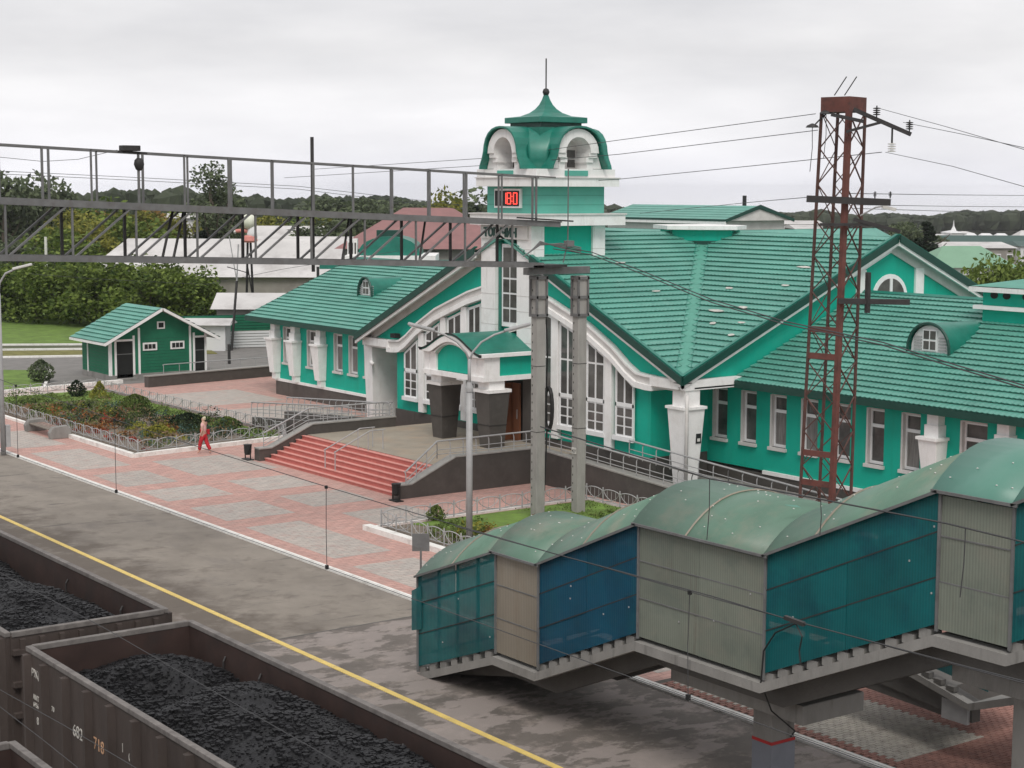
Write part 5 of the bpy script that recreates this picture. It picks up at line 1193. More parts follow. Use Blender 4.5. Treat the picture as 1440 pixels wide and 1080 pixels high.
# deck: concrete slab edge, stringers, step undersides
def deck(x, y0_, a, b):
    pass
EDGE = 0.16
for i in range(8):
    (ya, za), (yb, zb_) = PR[i], PR[i+1]
    part('deck_edge', MB().prism([(BX-.12, ya, za-.05), (BX-.12, yb, zb_-.05), (BX-.12, yb, zb_-.24), (BX-.12, ya, za-.24)], (.30, 0, 0)), CONC, br)
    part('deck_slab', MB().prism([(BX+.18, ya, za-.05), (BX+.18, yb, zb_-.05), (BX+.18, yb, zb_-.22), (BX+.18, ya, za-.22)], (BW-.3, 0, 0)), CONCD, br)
    if i < 7:
        dz = .62
        P = [(BX+.5, ya, za-.22), (BX+.5, yb, zb_-.22), (BX+.5, yb, zb_-dz), (BX+.5, ya, max(za-dz, -.05))]
        if i == 0: P = [(BX+.5, 32.6, .05), (BX+.5, yb, zb_-.22), (BX+.5, yb, zb_-dz)]
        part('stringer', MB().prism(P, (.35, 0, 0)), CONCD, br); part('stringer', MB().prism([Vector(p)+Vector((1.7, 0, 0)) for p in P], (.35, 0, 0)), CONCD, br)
    # exposed stair noses under the sloping side panels
    if abs(za-zb_) > .1:
        k = round(abs(zb_-za)/.16)
        for q in range(k):
            t_ = (q+.25)/k; y = ya+(yb-ya)*t_; z = za+(zb_-za)*t_
            part('tread_end', MB().box(BX+.02, BX+.3, y-.12, y+.13, z-.08, z+.10), CONC, br)
# column and head beam
part('column', MB().box(BX+1.35, BX+1.98, 22.9, 23.42, -.2, 2.0), CONC, br, bevel=.02)
part('red_band', MB().box(BX+1.34, BX+1.99, 22.89, 23.43, .78, .84), mat('red_paint_band', (.42, .03, .03), .6, .1, 3), br)
part('painted_base', MB().box(BX+1.343, BX+1.987, 22.893, 23.427, -.2, .775), mat('grey_blue_paint', (.20, .21, .24), .7, .1, 2), br)
part('head_beam', MB().box(BX+.85, BX+2.5, 21.6, 25.3, 1.60, 1.98), CONC, br, bevel=.02)
part('head_beam', MB().box(BX+.85, BX+2.5, 15.9, 18.2, 3.3, 3.72), CONC, br, bevel=.02)
part('column', MB().box(BX+1.35, BX+1.98, 16.8, 17.3, -.2, 3.3), CONC, br)
# second flight, lower down on the plaza side: visible under the deck
b2 = thing('lower_stair_flight', (29, 20, 0), 'second concrete stair flight of the footbridge, seen dark underneath the main deck', 'stairs')
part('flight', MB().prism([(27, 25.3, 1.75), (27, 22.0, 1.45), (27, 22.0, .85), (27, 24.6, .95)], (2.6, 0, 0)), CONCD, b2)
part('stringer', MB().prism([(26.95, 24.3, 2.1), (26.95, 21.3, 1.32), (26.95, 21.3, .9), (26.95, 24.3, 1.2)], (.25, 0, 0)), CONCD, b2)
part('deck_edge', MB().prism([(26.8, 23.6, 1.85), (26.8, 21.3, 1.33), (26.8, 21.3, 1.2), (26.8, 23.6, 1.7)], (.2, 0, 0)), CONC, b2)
part('landing', MB().prism([(26.8, 21.3, 1.33), (26.8, 16, 3.3), (26.8, 16, 3.1), (26.8, 21.3, 1.18)], (2.9, 0, 0)), CONC, b2)
part('end_plate', MB().box(26.86, 26.94, 21.35, 22.0, .86, 1.28), STEELL, b2)
for k in range(6): part('step', MB().box(26.85, 27.0, 21.7+k*.32, 21.9+k*.32, 1.45+k*.07, 1.56+k*.07), CONCD, b2)
part('side_panel', MB().prism([(26.9, 20.9, 1.65), (26.9, 22.9, 1.9), (26.9, 22.9, 2.3), (26.9, 20.9, 2.3)], (.02, 0, 0)), POLYT, b2)
# hanging cable on the side of the bridge
solo('hanging_cable', MB().tube([atx(1118, 877, 21.5), atx(1090, 890, 21.5), atx(1074, 915, 21.5), atx(1070, 960, 21.5), atx(1085, 1000, 21.9), atx(1118, 1028, 23.0), atx(1112, 1036, 23.2)], .016, 5), BLACK, atx(1118, 877, 21.5), 'black cable drooping in a loop down the corner of the stair bridge', 'cable')

# ------------------------------------------------------------------ coal wagons
def gondola(xc, y0_, L_, label, marks=True, group='open coal wagons standing at the platform'):
    t = thing('open_wagon', (xc, y0_+L_/2, -.3), label, 'wagon', group); hw = 1.60; ZR = 3.2; ZF = 1.1
    y1_ = y0_+L_; xa, xb = xc-hw, xc+hw
    for x in (xa, xb):
        s = -1 if x == xa else 1
        part('side_wall', MB().box(x-.04, x+.04, y0_, y1_, ZF-.3, ZR-.06), WAGON, t)
        part('inner_lining', MB().box(min(x-s*.05, x-s*.042), max(x-s*.05, x-s*.042), y0_+.05, y1_-.05, ZF, ZR-.08), WAGONI, t)
        part('top_rim', MB().box(x-.065, x+.055, y0_-.02, y1_+.02, ZR-.09, ZR), WAGRIM, t, bevel=.012)
        for y in [y1_-.12]+[y1_-.95-.985*k for k in range(int((L_-1.2)/.985)+1)]+[y0_+.12]:
            part('side_rib', MB().prism([(x+s*.04, y-.09, ZF-.3), (x+s*.17, y-.05, ZF-.3), (x+s*.17, y+.05, ZF-.3), (x+s*.04, y+.09, ZF-.3)], (0, 0, ZR-.12-ZF+.3)), WAGON, t)
        for y in (y0_+2.0, y0_+5, y1_-3, y1_-1.6): part('tie_hook', MB().tube([(x-s*.06, y, ZR-.35), (x-s*.13, y-.05, ZR-.42), (x-s*.13, y-.06, ZR-.62), (x-s*.06, y-.03, ZR-.66)], .02, 5), STEELD, t)
    for y in (y0_, y1_):
        s = -1 if y == y0_ else 1
        part('end_wall', MB().box(xa+.04, xb-.04, y-.04, y+.04, ZF-.3, ZR-.06), WAGON, t); part('inner_lining', MB().box(xa+.05, xb-.05, min(y-s*.05, y-s*.042), max(y-s*.05, y-s*.042), ZF, ZR-.08), WAGONI, t)
        part('top_rim', MB().box(xa+.06, xb-.06, y-.06, y+.06, ZR-.10, ZR+.003), WAGRIM, t, bevel=.012)
        for z in (ZR-.38, ZR-1.0, ZR-1.6): part('end_rail', MB().box(xa+.05, xb-.05, y+s*.04 if s > 0 else y-.16, y+.16 if s > 0 else y-.04, z-.05, z+.05), WAGON, t)
        for k in range(8): xx = xa+.25+(2*hw-.5)*k/7; part('end_rib', MB().box(xx-.05, xx+.05, y+.04 if s > 0 else y-.14, y+.14 if s > 0 else y-.04, ZF-.3, ZR-.14), WAGON, t)
    part('floor', MB().box(xa, xb, y0_, y1_, ZF-.35, ZF), WAGON, t); part('underframe', MB().box(xc-.3, xc+.3, y0_-.6, y1_+.6, .3, ZF-.35), STEELD, t)
    for yb in (y0_+2.1, y1_-2.1):
        bo = part('bogie', MB().box(xc-1.1, xc+1.1, yb-1.2, yb+1.2, .05, .45), STEELD, t)
        for dy in (-.92, .92):
            for sx_ in (-.80, .80):
                n = 16; c = (xc+sx_, yb+dy, .05); part('wheel', MB().prism([(c[0]-.07, c[1]+.47*math.cos(2*math.pi*i/n), c[2]+.47*math.sin(2*math.pi*i/n)) for i in range(n)], (.14, 0, 0)), STEELD, bo)
    return t
def coal(xc, y0_, L_, label, f):
    import math as m_
    hw = 1.53; nx_, ny_ = 34, int(L_/.09); mb = MB(); rnd = random.Random(3+int(y0_))
    for j in range(ny_+1):
        for i in range(nx_+1):
            x = xc-hw+2*hw*i/nx_; y = y0_+.1+(L_-.2)*j/ny_
            mb.v.append((x, y, f((x-xc)/hw, y)+rnd.uniform(-.022, .022)))
    for j in range(ny_):
        for i in range(nx_): a = j*(nx_+1)+i; mb.f.append((a, a+1, a+nx_+2, a+nx_+1))
    # loose lumps
    for _ in range(int(L_*1100)):
        u = rnd.uniform(-.97, .97); y = rnd.uniform(y0_+.15, y0_+L_-.15); x = xc+u*hw; s = rnd.choice((.02, .028, .036, .05)) if rnd.random() < .4 else rnd.uniform(.012, .026); z = f(u, y)+s*.3
        if math.sin(3.1*x+1.7*y)+math.sin(2.3*y-4.1*x) < -.5 and s > .02: continue
        vs = [Vector((rnd.uniform(.6, 1)*a*s+x, rnd.uniform(.6, 1)*b*s+y, rnd.uniform(.5, .9)*c*s+z)) for a in (-1, 1) for b in (-1, 1) for c in (-1, 1)]
        mb.add(vs, [(0, 1, 3, 2), (4, 6, 7, 5), (0, 4, 5, 1), (2, 3, 7, 6), (0, 2, 6, 4), (1, 5, 7, 3)])
    o = struct('coal', mb, COAL, 'stuff'); tag(o, label, 'coal'); return o
XT = 12.33
gondola(XT, 30.78, 12.9, 'farther brown open wagon of black coal beside the platform, cut by the left edge')
w2 = gondola(XT, 16.9, 12.75, 'nearer brown open wagon of black coal beside the platform, numbered 682 7181')
def f2(u, y):
    a = .48*math.exp(-((y-28.2)/1.25)**2)*(1-.55*(u-.15)**2); b_ = .66/(1+math.exp((y-26.15-.35*u)/.22))*(1-.33*(u-.1)**2)
    return 2.46+max(a, b_)+.05*math.sin(7*u+3*y)*.5+.035*math.sin(4.1*y+2*u)-.22*abs(u)**3
def f1(u, y): return 2.98-.5*max(0, u)**2+.04*math.sin(5*u+2.3*y)-.1*abs(u)**3+.12*math.sin(.8*y)
coal(XT, 16.9, 12.75, 'heaped black coal filling the nearer wagon', f2); coal(XT, 30.78, 12.9, 'black coal filling the farther wagon', f1)
# lettering on the left side of the near wagon (faces -x)
def mark(txt, y, z, s, mt=WMARK): part('lettering', text_mb(txt, s, (XT-1.6-.046, y, z), (0, -1, 0), (0, 0, 1), .004), mt, w2)
mark('РЖД', 29.45, 2.70, .2); mark('АМТ', 29.4, 2.28, .13); mark('6956', 29.4, 2.14, .13); mark('8', 29.25, 1.84, .2); mark('70', 28.5, 2.28, .13); mark('23', 27.9, 2.25, .13)
mark('682', 27.52, 2.10, .30); mark('7181', 26.60, 2.12, .30, WMARKO); mark('|', 25.4, 2.42, .16); mark('О', 25.15, 2.30, .2)
gondola(6.98, 14.0, 10.55, 'brown open wagon on the second track, only its rim corner showing at the lower left', group='open coal wagons standing at the platform')
# rails under the wagons
for xc in (XT, 6.98):
    for s in (-.76, .76): struct('rail', MB().box(xc+s-.035, xc+s+.035, -60, 240, -.5, -.42), STEELD)

# ------------------------------------------------------------------ green kiosk
kx0, kx1, ky0, ky1, kr = 40.2, 46.5, 96.0, 100.2, 43.3; EV, RZ = 2.62, 4.3
t = thing('green_kiosk', (43.6, 98, 0), 'small dark-green timber kiosk with white trim and a green tile roof, beyond the flower bed', 'kiosk')
part('wall', MB().prism([(kx0, ky0, .35), (kx1, ky0, .35), (kx1, ky0, EV), (kr, ky0, RZ-.1), (kx0, ky0, EV)], (0, .12, 0)), SHEDG, t)
part('wall', MB().box(kx0, kx0+.12, ky0+.12, ky1, .35, EV), SHEDG, t); part('wall', MB().box(kx1-.12, kx1, ky0+.12, ky1, .35, EV), SHEDG, t); part('wall', MB().box(kx0, kx1, ky1, ky1+.1, .35, EV), SHEDG, t)
part('base', MB().box(kx0-.02, kx1+.02, ky0-.02, ky1+.1, 0, .35), CONC, t)
for k in range(12):   # board joints
    z = .52+k*.19
    if z < EV-.05: part('board_edge', MB().box(kx0-.012, kx0, ky0+.14, ky1, z, z+.012).box(kx0+1.9, kx1-1.3, ky0-.012, ky0, z, z+.012), DGREEN, t)
for x in (kx0-.02, kx0+.28, kx0+1.45, kx0+1.8, kx1-1.15, kx1-.9, kx1-.12): part('trim_board', MB().box(x, x+.13, ky0-.05, ky0-.002, .3, EV+(.5 if abs(x-kx0-1.8) < .1 or abs(x-kx1+1.15) < .1 else .05)), WHITE, t)
part('trim_board', MB().box(kx0-.05, kx0-.002, ky0, ky0+.13, .3, EV).box(kx0-.05, kx0-.002, ky1-.9, ky1-.78, .3, EV), WHITE, t)
for x0_, x1_ in ((kx0+.42, kx0+1.44), (kx1-.88, kx1-.14)):
    d = part('doorway', MB().box(x0_, x1_, ky0-.02, ky0-.004, .12, 2.35), DARKIN, t); part('lintel', MB().box(x0_-.03, x1_+.03, ky0-.06, ky0-.02, 2.35, 2.47), WHITE, d); part('bar', MB().box(x0_, x1_, ky0-.04, ky0-.02, 1.55, 1.6), STEEL, d)
for x0_ in (kx0+2.1, kx0+3.9):
    f = part('window', MB().box(x0_, x0_+.92, ky0-.06, ky0-.004, 1.72, 2.2), WHITE, t)
    for k in range(3): part('pane', MB().box(x0_+.1+k*.25, x0_+.31+k*.25, ky0-.075, ky0-.06, 1.82, 2.1), BLACK, f)
f = part('window', MB().box(kr-.05, kr+.45, ky0-.06, ky0-.004, 3.0, 3.45), WHITE, t); part('pane', MB().box(kr+.04, kr+.36, ky0-.075, ky0-.06, 3.08, 3.37), DARKIN, f)
hs = math.hypot(kr-kx0+.6, RZ-2.35); S = Vector((kr-(kx0-.6), 0, RZ-2.35)).normalized()
for sg in (1, -1):
    O = Vector((kx0-.6, 95.3, 2.35)) if sg == 1 else Vector((kx1+.6, 95.3, 2.35)); Sv = Vector((S.x*sg, 0, S.z)); Nv = Vector((-S.z*sg, 0, S.x))
    d = part('roof_slope', MB().prism([O-Nv*.1, O+Vector((0, 5.4, 0))-Nv*.1, O+Vector((0, 5.4, 0))+Sv*hs-Nv*.1, O+Sv*hs-Nv*.1], Nv*.08), WHITEG, t)
    courses(d, O, (0, 1, 0), Sv, Nv, hs, lambda s: 0, lambda s: 5.4, 11, fine=sg == 1, wave=.16)
    P0 = O; P1 = O+Sv*hs; up = Vector((0, 0, 1)); part('bargeboard', MB().prism([P0-up*.18, P1-up*.18, P1-up*.0, P0-up*.0], (0, -.05, 0)), WHITE, t)
part('fascia', MB().box(kx0-.66, kx0-.6, 95.3, 100.7, 2.2, 2.34), WHITE, t)
part('step', MB().box(kx0+.4, kx0+1.5, ky0-.6, ky0-.02, 0, .14), CONC, t)
rail([(43.0, 94.6, .95), (50.5, 95.2, .95)], name='railing', label='pale green-white pipe railing in front of the kiosk, behind the low wall', hook=1.1, r=.03, mid=False)
# yard beyond the kiosk
struct('yard', MB().prism([(x, y, -.02) for x, y in [(25.58, 94), (50, 94), (75, 94), (75, 120), (45, 112), (34, 118), (25.58, 122)]], (0, 0, .024)), PATHA)
def strip(a, b, w_, mt, name, h=.12):
    struct(name, MB().bar((a[0], a[1], h/2), (b[0], b[1], h/2), w_, h), mt)
strip((33.2, 93.4), (40.3, 94.6), .35, KERBW, 'kerb', .22); strip((29, 92.6), (33.3, 93.4), .35, KERBW, 'kerb', .22)
struct('lawn', MB().prism([(x, y, 0) for x, y in [(28, 93.2), (35.4, 94.8), (39.2, 103.6), (34.0, 108), (28, 112)]], (0, 0, .05)), GRASS)
strip((35.5, 94.4), (39.4, 103.6), .18, KERBW, 'kerb')
strip((32, 117), (52, 107.5), .35, KERBW, 'kerb'); struct('lawn', MB().prism([(x, y, 0) for x, y in [(33, 117.2), (53, 107.7), (54, 111), (35, 121.5)]], (0, 0, .05)), GRASS2)
strip((35, 122), (55, 111.5), .3, KERBW, 'kerb'); strip((36, 126.5), (56, 114.5), .3, KERBW, 'kerb')
struct('lawn', MB().prism([(x, y, -.02) for x, y in [(30, 128), (36, 127.2), (60, 114), (84, 150), (60, 175), (20, 190)]], (0, 0, .08)), GRASS)
p = atz(58, 538); shrub(p.x, p.y, .8, 1.3, LEAF['grey'], 'loose grey-green bush on the small lawn left of the kiosk', 900, .1, cone=False)
# corrugated fences behind the left wing
def slat_fence(a, b, z0_, z1_, mt, n, label, post=True):
    o = thing('slatted_fence', (a[0], a[1], 0), label, 'fence')
    for k in range(n):
        z = z0_+(z1_-z0_)*k/n; h = (z1_-z0_)/n*.78
        part('slat', MB().bar((a[0], a[1], z+h/2), (b[0], b[1], z+h/2), .05, h), mt, o)
    part('backing', MB().bar((a[0]+.06, a[1]+.06, (z0_+z1_)/2), (b[0]+.06, b[1]+.06, (z0_+z1_)/2), .02, z1_-z0_), DGREEN if mt is SHEDG else WALLGY, o)
slat_fence((52.5, 112), (66, 108), .05, 1.25, PALEW, 6, 'white slatted fence behind the kiosk, below the green one'); slat_fence((52.7, 113.5), (66.5, 110), 1.1, 2.3, SHEDG, 6, 'dark green corrugated fence above the white slatted fence')
# background yard buildings
def at3(u, v, D): return atd(u, v, D)
def gable_house(name, c, along, L_, W_, ze, zr, wmt, rmt, label, cat='building', wins=0, hip=0, base=None, over=.4, win_rows=1, group=None):
    """along = unit direction of the ridge"""
    A = Vector((along[0], along[1], 0)).normalized(); B = Vector((A.y, -A.x, 0)); c = Vector((c[0], c[1], 0)); zb0 = T(c.x, c.y)-.5 if base is None else base
    t = thing(name, (c.x, c.y, zb0), label, cat, group)
    cor = [c+A*(sa*L_/2)+B*(sb*W_/2) for sa, sb in ((-1, -1), (1, -1), (1, 1), (-1, 1))]
    part('wall', MB().prism([(p.x, p.y, zb0) for p in cor], (0, 0, ze-zb0)), wmt, t)
    e = [c+A*(sa*(L_/2+over))+B*(sb*(W_/2+over)) for sa, sb in ((-1, -1), (1, -1), (1, 1), (-1, 1))]
    r0 = c-A*(L_/2+over-hip); r1 = c+A*(L_/2+over-hip); zl = ze-.05
    V = [(p.x, p.y, zl) for p in e]+[(r0.x, r0.y, zr), (r1.x, r1.y, zr)]
    rf = part('roof', MB().add(V, [(0, 1, 5, 4), (2, 3, 4, 5), (1, 2, 5), (3, 0, 4), (3, 2, 1, 0)]), rmt, t)
    if hip == 0:
        for s, r_ in ((-1, r0), (1, r1)):
            p0, p1 = (e[0], e[3]) if s < 0 else (e[1], e[2]); q = A*(s*.02)
            part('gable', MB().prism([(p0.x+q.x, p0.y+q.y, zl), (p1.x+q.x, p1.y+q.y, zl), (r_.x+q.x, r_.y+q.y, zr-.15)], tuple(A*(s*.03))), wmt, t)
    for i in range(wins):
        for rw_ in range(win_rows):
            for sb in (-1, 1):
                p = c+A*(-L_/2+L_*(i+.5)/wins)+B*(sb*(W_/2)); zc = zb0+.5+(ze-zb0-.5)*(rw_+.55)/win_rows; ww = L_/wins*.26; hh = (ze-zb0)/win_rows*.20
                f = part('window', MB().bar(p-A*ww, p+A*ww, .06, hh*2), PALEW, t); f.location = Vector((0, 0, zc)); part('pane', MB().bar(p-A*ww*.8+B*sb*.04, p+A*ww*.8+B*sb*.04, .03, hh*1.6), GLASS, f)
        if hip is None: break
    return t
PD = (0, 1); QD = (1, 0)
def mid(u0, v0, u1, v1, D): return atd((u0+u1)/2, (v0+v1)/2, D)
rgt = (_R0.x, _R0.y)
c = atd(360, 370, 160); gable_house('long_shed', c, rgt, 29, 13, 3.6, 6.8, WALLGY, FLATW, 'long low grey shed with a broad pale sheet roof, behind the bushes', hip=3.0, over=.5)
c = atd(392, 425, 128); gable_house('yard_shed', c, rgt, 8.5, 5, 2.7, 3.7, WALLGY, FLATW, 'small grey yard shed with a pale roof just beyond the left wing')
c = atd(292, 455, 122); gable_house('white_van_shed', c, rgt, 2.9, 2.4, 1.9, 2.25, PALEW, FLATW, 'low white storage box right behind the kiosk roof', 'shed')
c = atd(440, 352, 190); gable_house('pale_shed', c, rgt, 14, 8, 5.0, 6.2, PALEW, FLATW, 'whitish building beyond the long pale roof')
c = atd(405, 345, 230); gable_house('pale_house', c, rgt, 10, 8, 4.6, 6.5, PALEW, FLATW, 'small pale house right of the white-headed figure')
c = atd(270, 325, 240); gable_house('white_block', c, rgt, 6, 6, 7.4, 8.0, PALEW, FLATW, 'narrow white house among the trees, left of the figure')
c = atd(602, 340, 128); gable_house('maroon_roof_building', (c.x, c.y), rgt, 11.5, 13, 7.3, 10.1, WALLGY, MAROON, 'large building with a dusty maroon hipped roof behind the left wing', hip=4.5, wins=5, over=.6)
c = atd(36, 325, 300); gable_house('brick_house', c, rgt, 7.0, 7, 5.0, 7.2, BRICKW, FLATW, 'small red-brick house with a pale roof at the far left', hip=1.5)
c = atd(250, 335, 290); gable_house('pale_house', c, rgt, 8, 6, 3.6, 5.0, PALEW, FLATW, 'low pale house half hidden by trees, far left of the figure')
# green barrel-roofed pavilion
c = atd(547, 362, 113); t = thing('barrel_roof_pavilion', (c.x, c.y, 0), 'pavilion with a dark green barrel roof and white cornice behind the left wing', 'building')
Rg = Vector((_R0.x, _R0.y, 0)); Fw = Vector((math.sin(YAW), math.cos(YAW), 0)); C0 = Vector((c.x, c.y, 0))
def obox(mb, r0, r1, f0, f1, z0_, z1_): 
    vs = [C0+Rg*a+Fw*b+Vector((0, 0, z)) for z in (z0_, z1_) for a, b in ((r0, f0), (r1, f0), (r1, f1), (r0, f1))]
    return mb.add(vs, [(3, 2, 1, 0), (4, 5, 6, 7), (0, 1, 5, 4), (1, 2, 6, 5), (2, 3, 7, 6), (3, 0, 4, 7)])
part('wall', obox(MB(), -3.6, 4.2, 0, 5, 0, 6.2), EMER, t); part('cornice', obox(MB(), -2.9, 3.1, -.3, 5.3, 6.62, 7.1), WHITE, t); part('ledge', obox(MB(), -4.6, 5.0, -.2, 5, 6.2, 6.62), MGREEN, t)
n = 12; mb = MB()
for i in range(n+1):
    a = math.pi*i/n
    for f_ in (0, 5.0): mb.v.append(tuple(C0+Rg*(2.05*math.cos(a))+Fw*f_+Vector((0, 0, 7.1+1.25*math.sin(a)**.8 if 0 < i < n else 7.1))))
for i in range(n): mb.f.append((2*i, 2*i+1, 2*i+3, 2*i+2))
mb.f.append(tuple(range(0, 2*n+2, 2))); part('barrel_roof', mb, MGREEN, t, smooth=False); part('roof_box', obox(MB(), -.9, .75, 1, 2, 8.1, 8.75), DGREEN, t)
part('lookout_wall', obox(MB(), -2.75, -2.1, -.1, .6, 7.1, 8.2), WHITE, t)
for k in range(3): part('pane', obox(MB(), -2.68+k*.2, -2.57+k*.2, -.12, -.1, 7.2, 7.95), GLASS, t)
# building behind the station with a gable facing right
REARR = mat('rear_roof_tile', (.045, .20, .155), .5, .2, 2, dirt=(.10, .30, .24), dscale=3, damt=.5)
gh = gable_house('rear_building', (69.65, 77.0), PD, 10.6, 4.7, 9.80, 10.55, WHITEG, REARR, 'taller rear building with a green tiled gable roof rising behind the station hall', base=0, hip=0, over=.3)
for k in range(6):
    t0_, t1_ = k/6, (k+.85)/6; xA, xB_ = 67.0+2.65*t0_, 67.0+2.65*t1_; zA, zB_ = 9.78+.77*t0_, 9.78+.77*t1_
    part('tile_course', MB().prism([(xA, 71.35, zA+.01), (xB_, 71.35, zB_+.01), (xB_, 82.6, zB_+.01), (xA, 82.6, zA+.01)], (-.02, 0, .05)), TILE, gh)
part('fascia', MB().box(66.9, 66.99, 71.3, 82.6, 9.55, 9.72), WHITE, gh); part('fascia', MB().box(66.88, 66.99, 71.3, 82.6, 9.72, 9.84), DGREEN, gh)
part('verge_board', MB().prism([(66.95, 71.32, 9.66), (69.65, 71.32, 10.44), (72.4, 71.32, 9.66), (72.4, 71.32, 9.84), (69.65, 71.32, 10.66), (66.95, 71.32, 9.84)], (0, -.06, 0)), DGREEN, gh)
c = atd(1047, 280, 100); solo('chimney_pipe', MB().tube([(c.x, c.y, 8), (c.x, c.y, atd(1047, 275, 100).z)], .12, 8), STEELD, (c.x, c.y, 8), 'thin dark chimney pipe above the rear building roof', 'chimney')
# town to the right
c = atd(1352, 360, 205); gable_house('green_roof_hall', c, rgt, 9.5, 12, 2.6, 4.9, PALEW, LROOF, 'white hall with a light green sheet roof beyond the right gable', hip=3, over=.5)
part_ = None
def town(u0, u1, vt, vb, D, wmt, rmt, label, wins=0, roofh=1.0, name='town_building', hip=1, rows=1, depth=10):
    a = atd(u0, vt, D); b = atd(u1, vt, D); c = (a+b)/2; z = atd((u0+u1)/2, vt, D).z; base = T(c.x, c.y)-1; Ln = (b-a).length
    return gable_house(name, c, rgt, Ln, depth, z-roofh, z, wmt, rmt, label, wins=wins, hip=hip, base=base, win_rows=rows, over=.3)
town(1314, 1460, 331, 345, 330, PALEW, DGREEN, 'long white row building with a dark green roof at the far right', 0, 1.2)
town(1422, 1500, 339, 372, 260, PALEW, DGREEN, 'white two-storey building with rows of small windows at the right edge', 5, .6, rows=2, hip=.5)
town(1316, 1415, 340, 352, 250, WALLGY, FLATW, 'low grey-roofed building in front of the white row', 6, .7)
town(1312, 1330, 329, 336, 420, PALEW, FLATW, 'small pale house left of the spired building', 0, .6)
town(1348, 1362, 325, 334, 430, PALEW, FLATW, 'small pale block right of the spired building', 0, .4)
for u0, u1, lab in ((1356, 1374, 'left'), (1376, 1396, 'middle'), (1398, 1417, 'right')): town(u0, u1, 328, 334, 360, PALEW, PALEW, lab+' one of the three white hipped tent-like roofs beyond the row building', 0, 1.0, 'white_tent_roof', hip=.9, depth=5)
town(1424, 1470, 324, 334, 350, PALEW, FLATW, 'large pale gabled roof at the right edge', 0, 2.0, hip=2)
town(1040, 1150, 310, 322, 300, PALEW, FLATW, 'low pale town block seen above the station roof, left of the mast', 7, .5, hip=.1)
town(1112, 1140, 316, 322, 220, WALLGY, FLATW, 'small grey house above the station roof ridge', 3, .4, hip=.1)
t0 = town(1331, 1347, 324, 334, 420, PALEW, PALEW, 'small pale building with a pointed spire in the far town', 0, .5, 'spired_building'); c = atd(1341, 320, 420)
part('spire', MB().lathe((c.x, c.y, atd(1341, 325, 420).z), [(.9, -.3), (.7, .2), (.2, 1.2), (.05, 2.7)], 6), PALEW, t0)
# the big white-headed figure on a black stand
c = atd(350, 320, 142); X0 = Vector((c.x, c.y, 0)); D_ = 142; px1 = D_/FPX
t = thing('rooftop_figure', (c.x, c.y, 2.5), 'big figure with a round white head, pink arm and red-pink base on black steel legs', 'statue')
zc = lambda v: atd(350, v, D_).z
mb = MB(); mb.lathe((c.x, c.y, zc(311)), [(.05, -.68), (.42, -.52), (.6, -.15), (.58, .2), (.38, .5), (.05, .62)], 14); part('head', mb, mat('cream_head', (.70, .72, .60), .5, .1, 2), t, smooth=True)
part('beak', MB().lathe(X0-Rg*.55+Vector((0, 0, zc(314))), [(.05, -.12), (.16, 0), (.05, .12)], 8), mat('olive_patch', (.42, .44, .18), .7, .1, 2), t)
part('torso', MB().lathe(X0+Rg*.25+Vector((0, 0, zc(333))), [(.45, -.1), (.42, .3), (.3, .8), (.1, .95)], 10), PALEW, t, smooth=True)
part('arm', MB().tube([X0+Rg*.1+Vector((0, 0, zc(326))), X0-Rg*.5+Vector((0, 0, zc(324))), X0-Rg*1.1+Vector((0, 0, zc(325)))], .15, 8), PINKF, t); part('hand', MB().lathe(X0-Rg*1.15+Vector((0, 0, zc(327))), [(.05, -.1), (.16, .05), (.05, .2)], 8), PORC, t)
part('skirt', MB().lathe(X0+Rg*.1+Vector((0, 0, zc(341))), [(.5, 0), (.62, .15), (.55, .5), (.4, .6)], 10), PINKF, t)
for s in (-1, 1): part('leg', MB().bar(X0+Rg*(.12*s)+Vector((0, 0, zc(341))), X0+Rg*(.35*s)+Vector((0, 0, 0)), .14), BLACK, t)
part('brace', MB().bar(X0-Rg*.15+Vector((0, 0, 5)), X0+Rg*.3+Vector((0, 0, 2)), .08), BLACK, t)
# posts in the yard
def post(u, vt, vb, D, r, label, name='pole', mt=STEELD, lean=0):
    a = atd(u, vt, D); base = T(a.x, a.y); t = thing(name, (a.x, a.y, base), label, 'pole'); part('shaft', MB().tube([(a.x-lean, a.y, base), (a.x, a.y, a.z)], r, 6), mt, t); return t, a
q, a = post(333, 395, 460, 121, .09, 'dark post with a lamp beside the yard sheds, left of the left wing', lean=.5); part('crossbar', MB().bar(a+Vector((-.6, .3, 1)), a+Vector((.6, -.3, .6)), .06), STEELD, q); part('fork', MB().bar(a, a+Rg*.15+Vector((0, 0, 2.6)), .07).bar(a, a-Rg*.5+Vector((0, 0, 3.2)), .05), STEELL, q)
post(64, 333, 352, 170, .14, 'short white post among the trees at the left', mt=PORC); post(185, 500, 505, 118, .05, 'short dark post by the white slatted fence')
q, a = post(322, 484, 500, 112, .1, 'thin black street post in front of the green fence')
post(447, 375, 400, 118, .1, 'dark square duct rising behind the left wing roof')

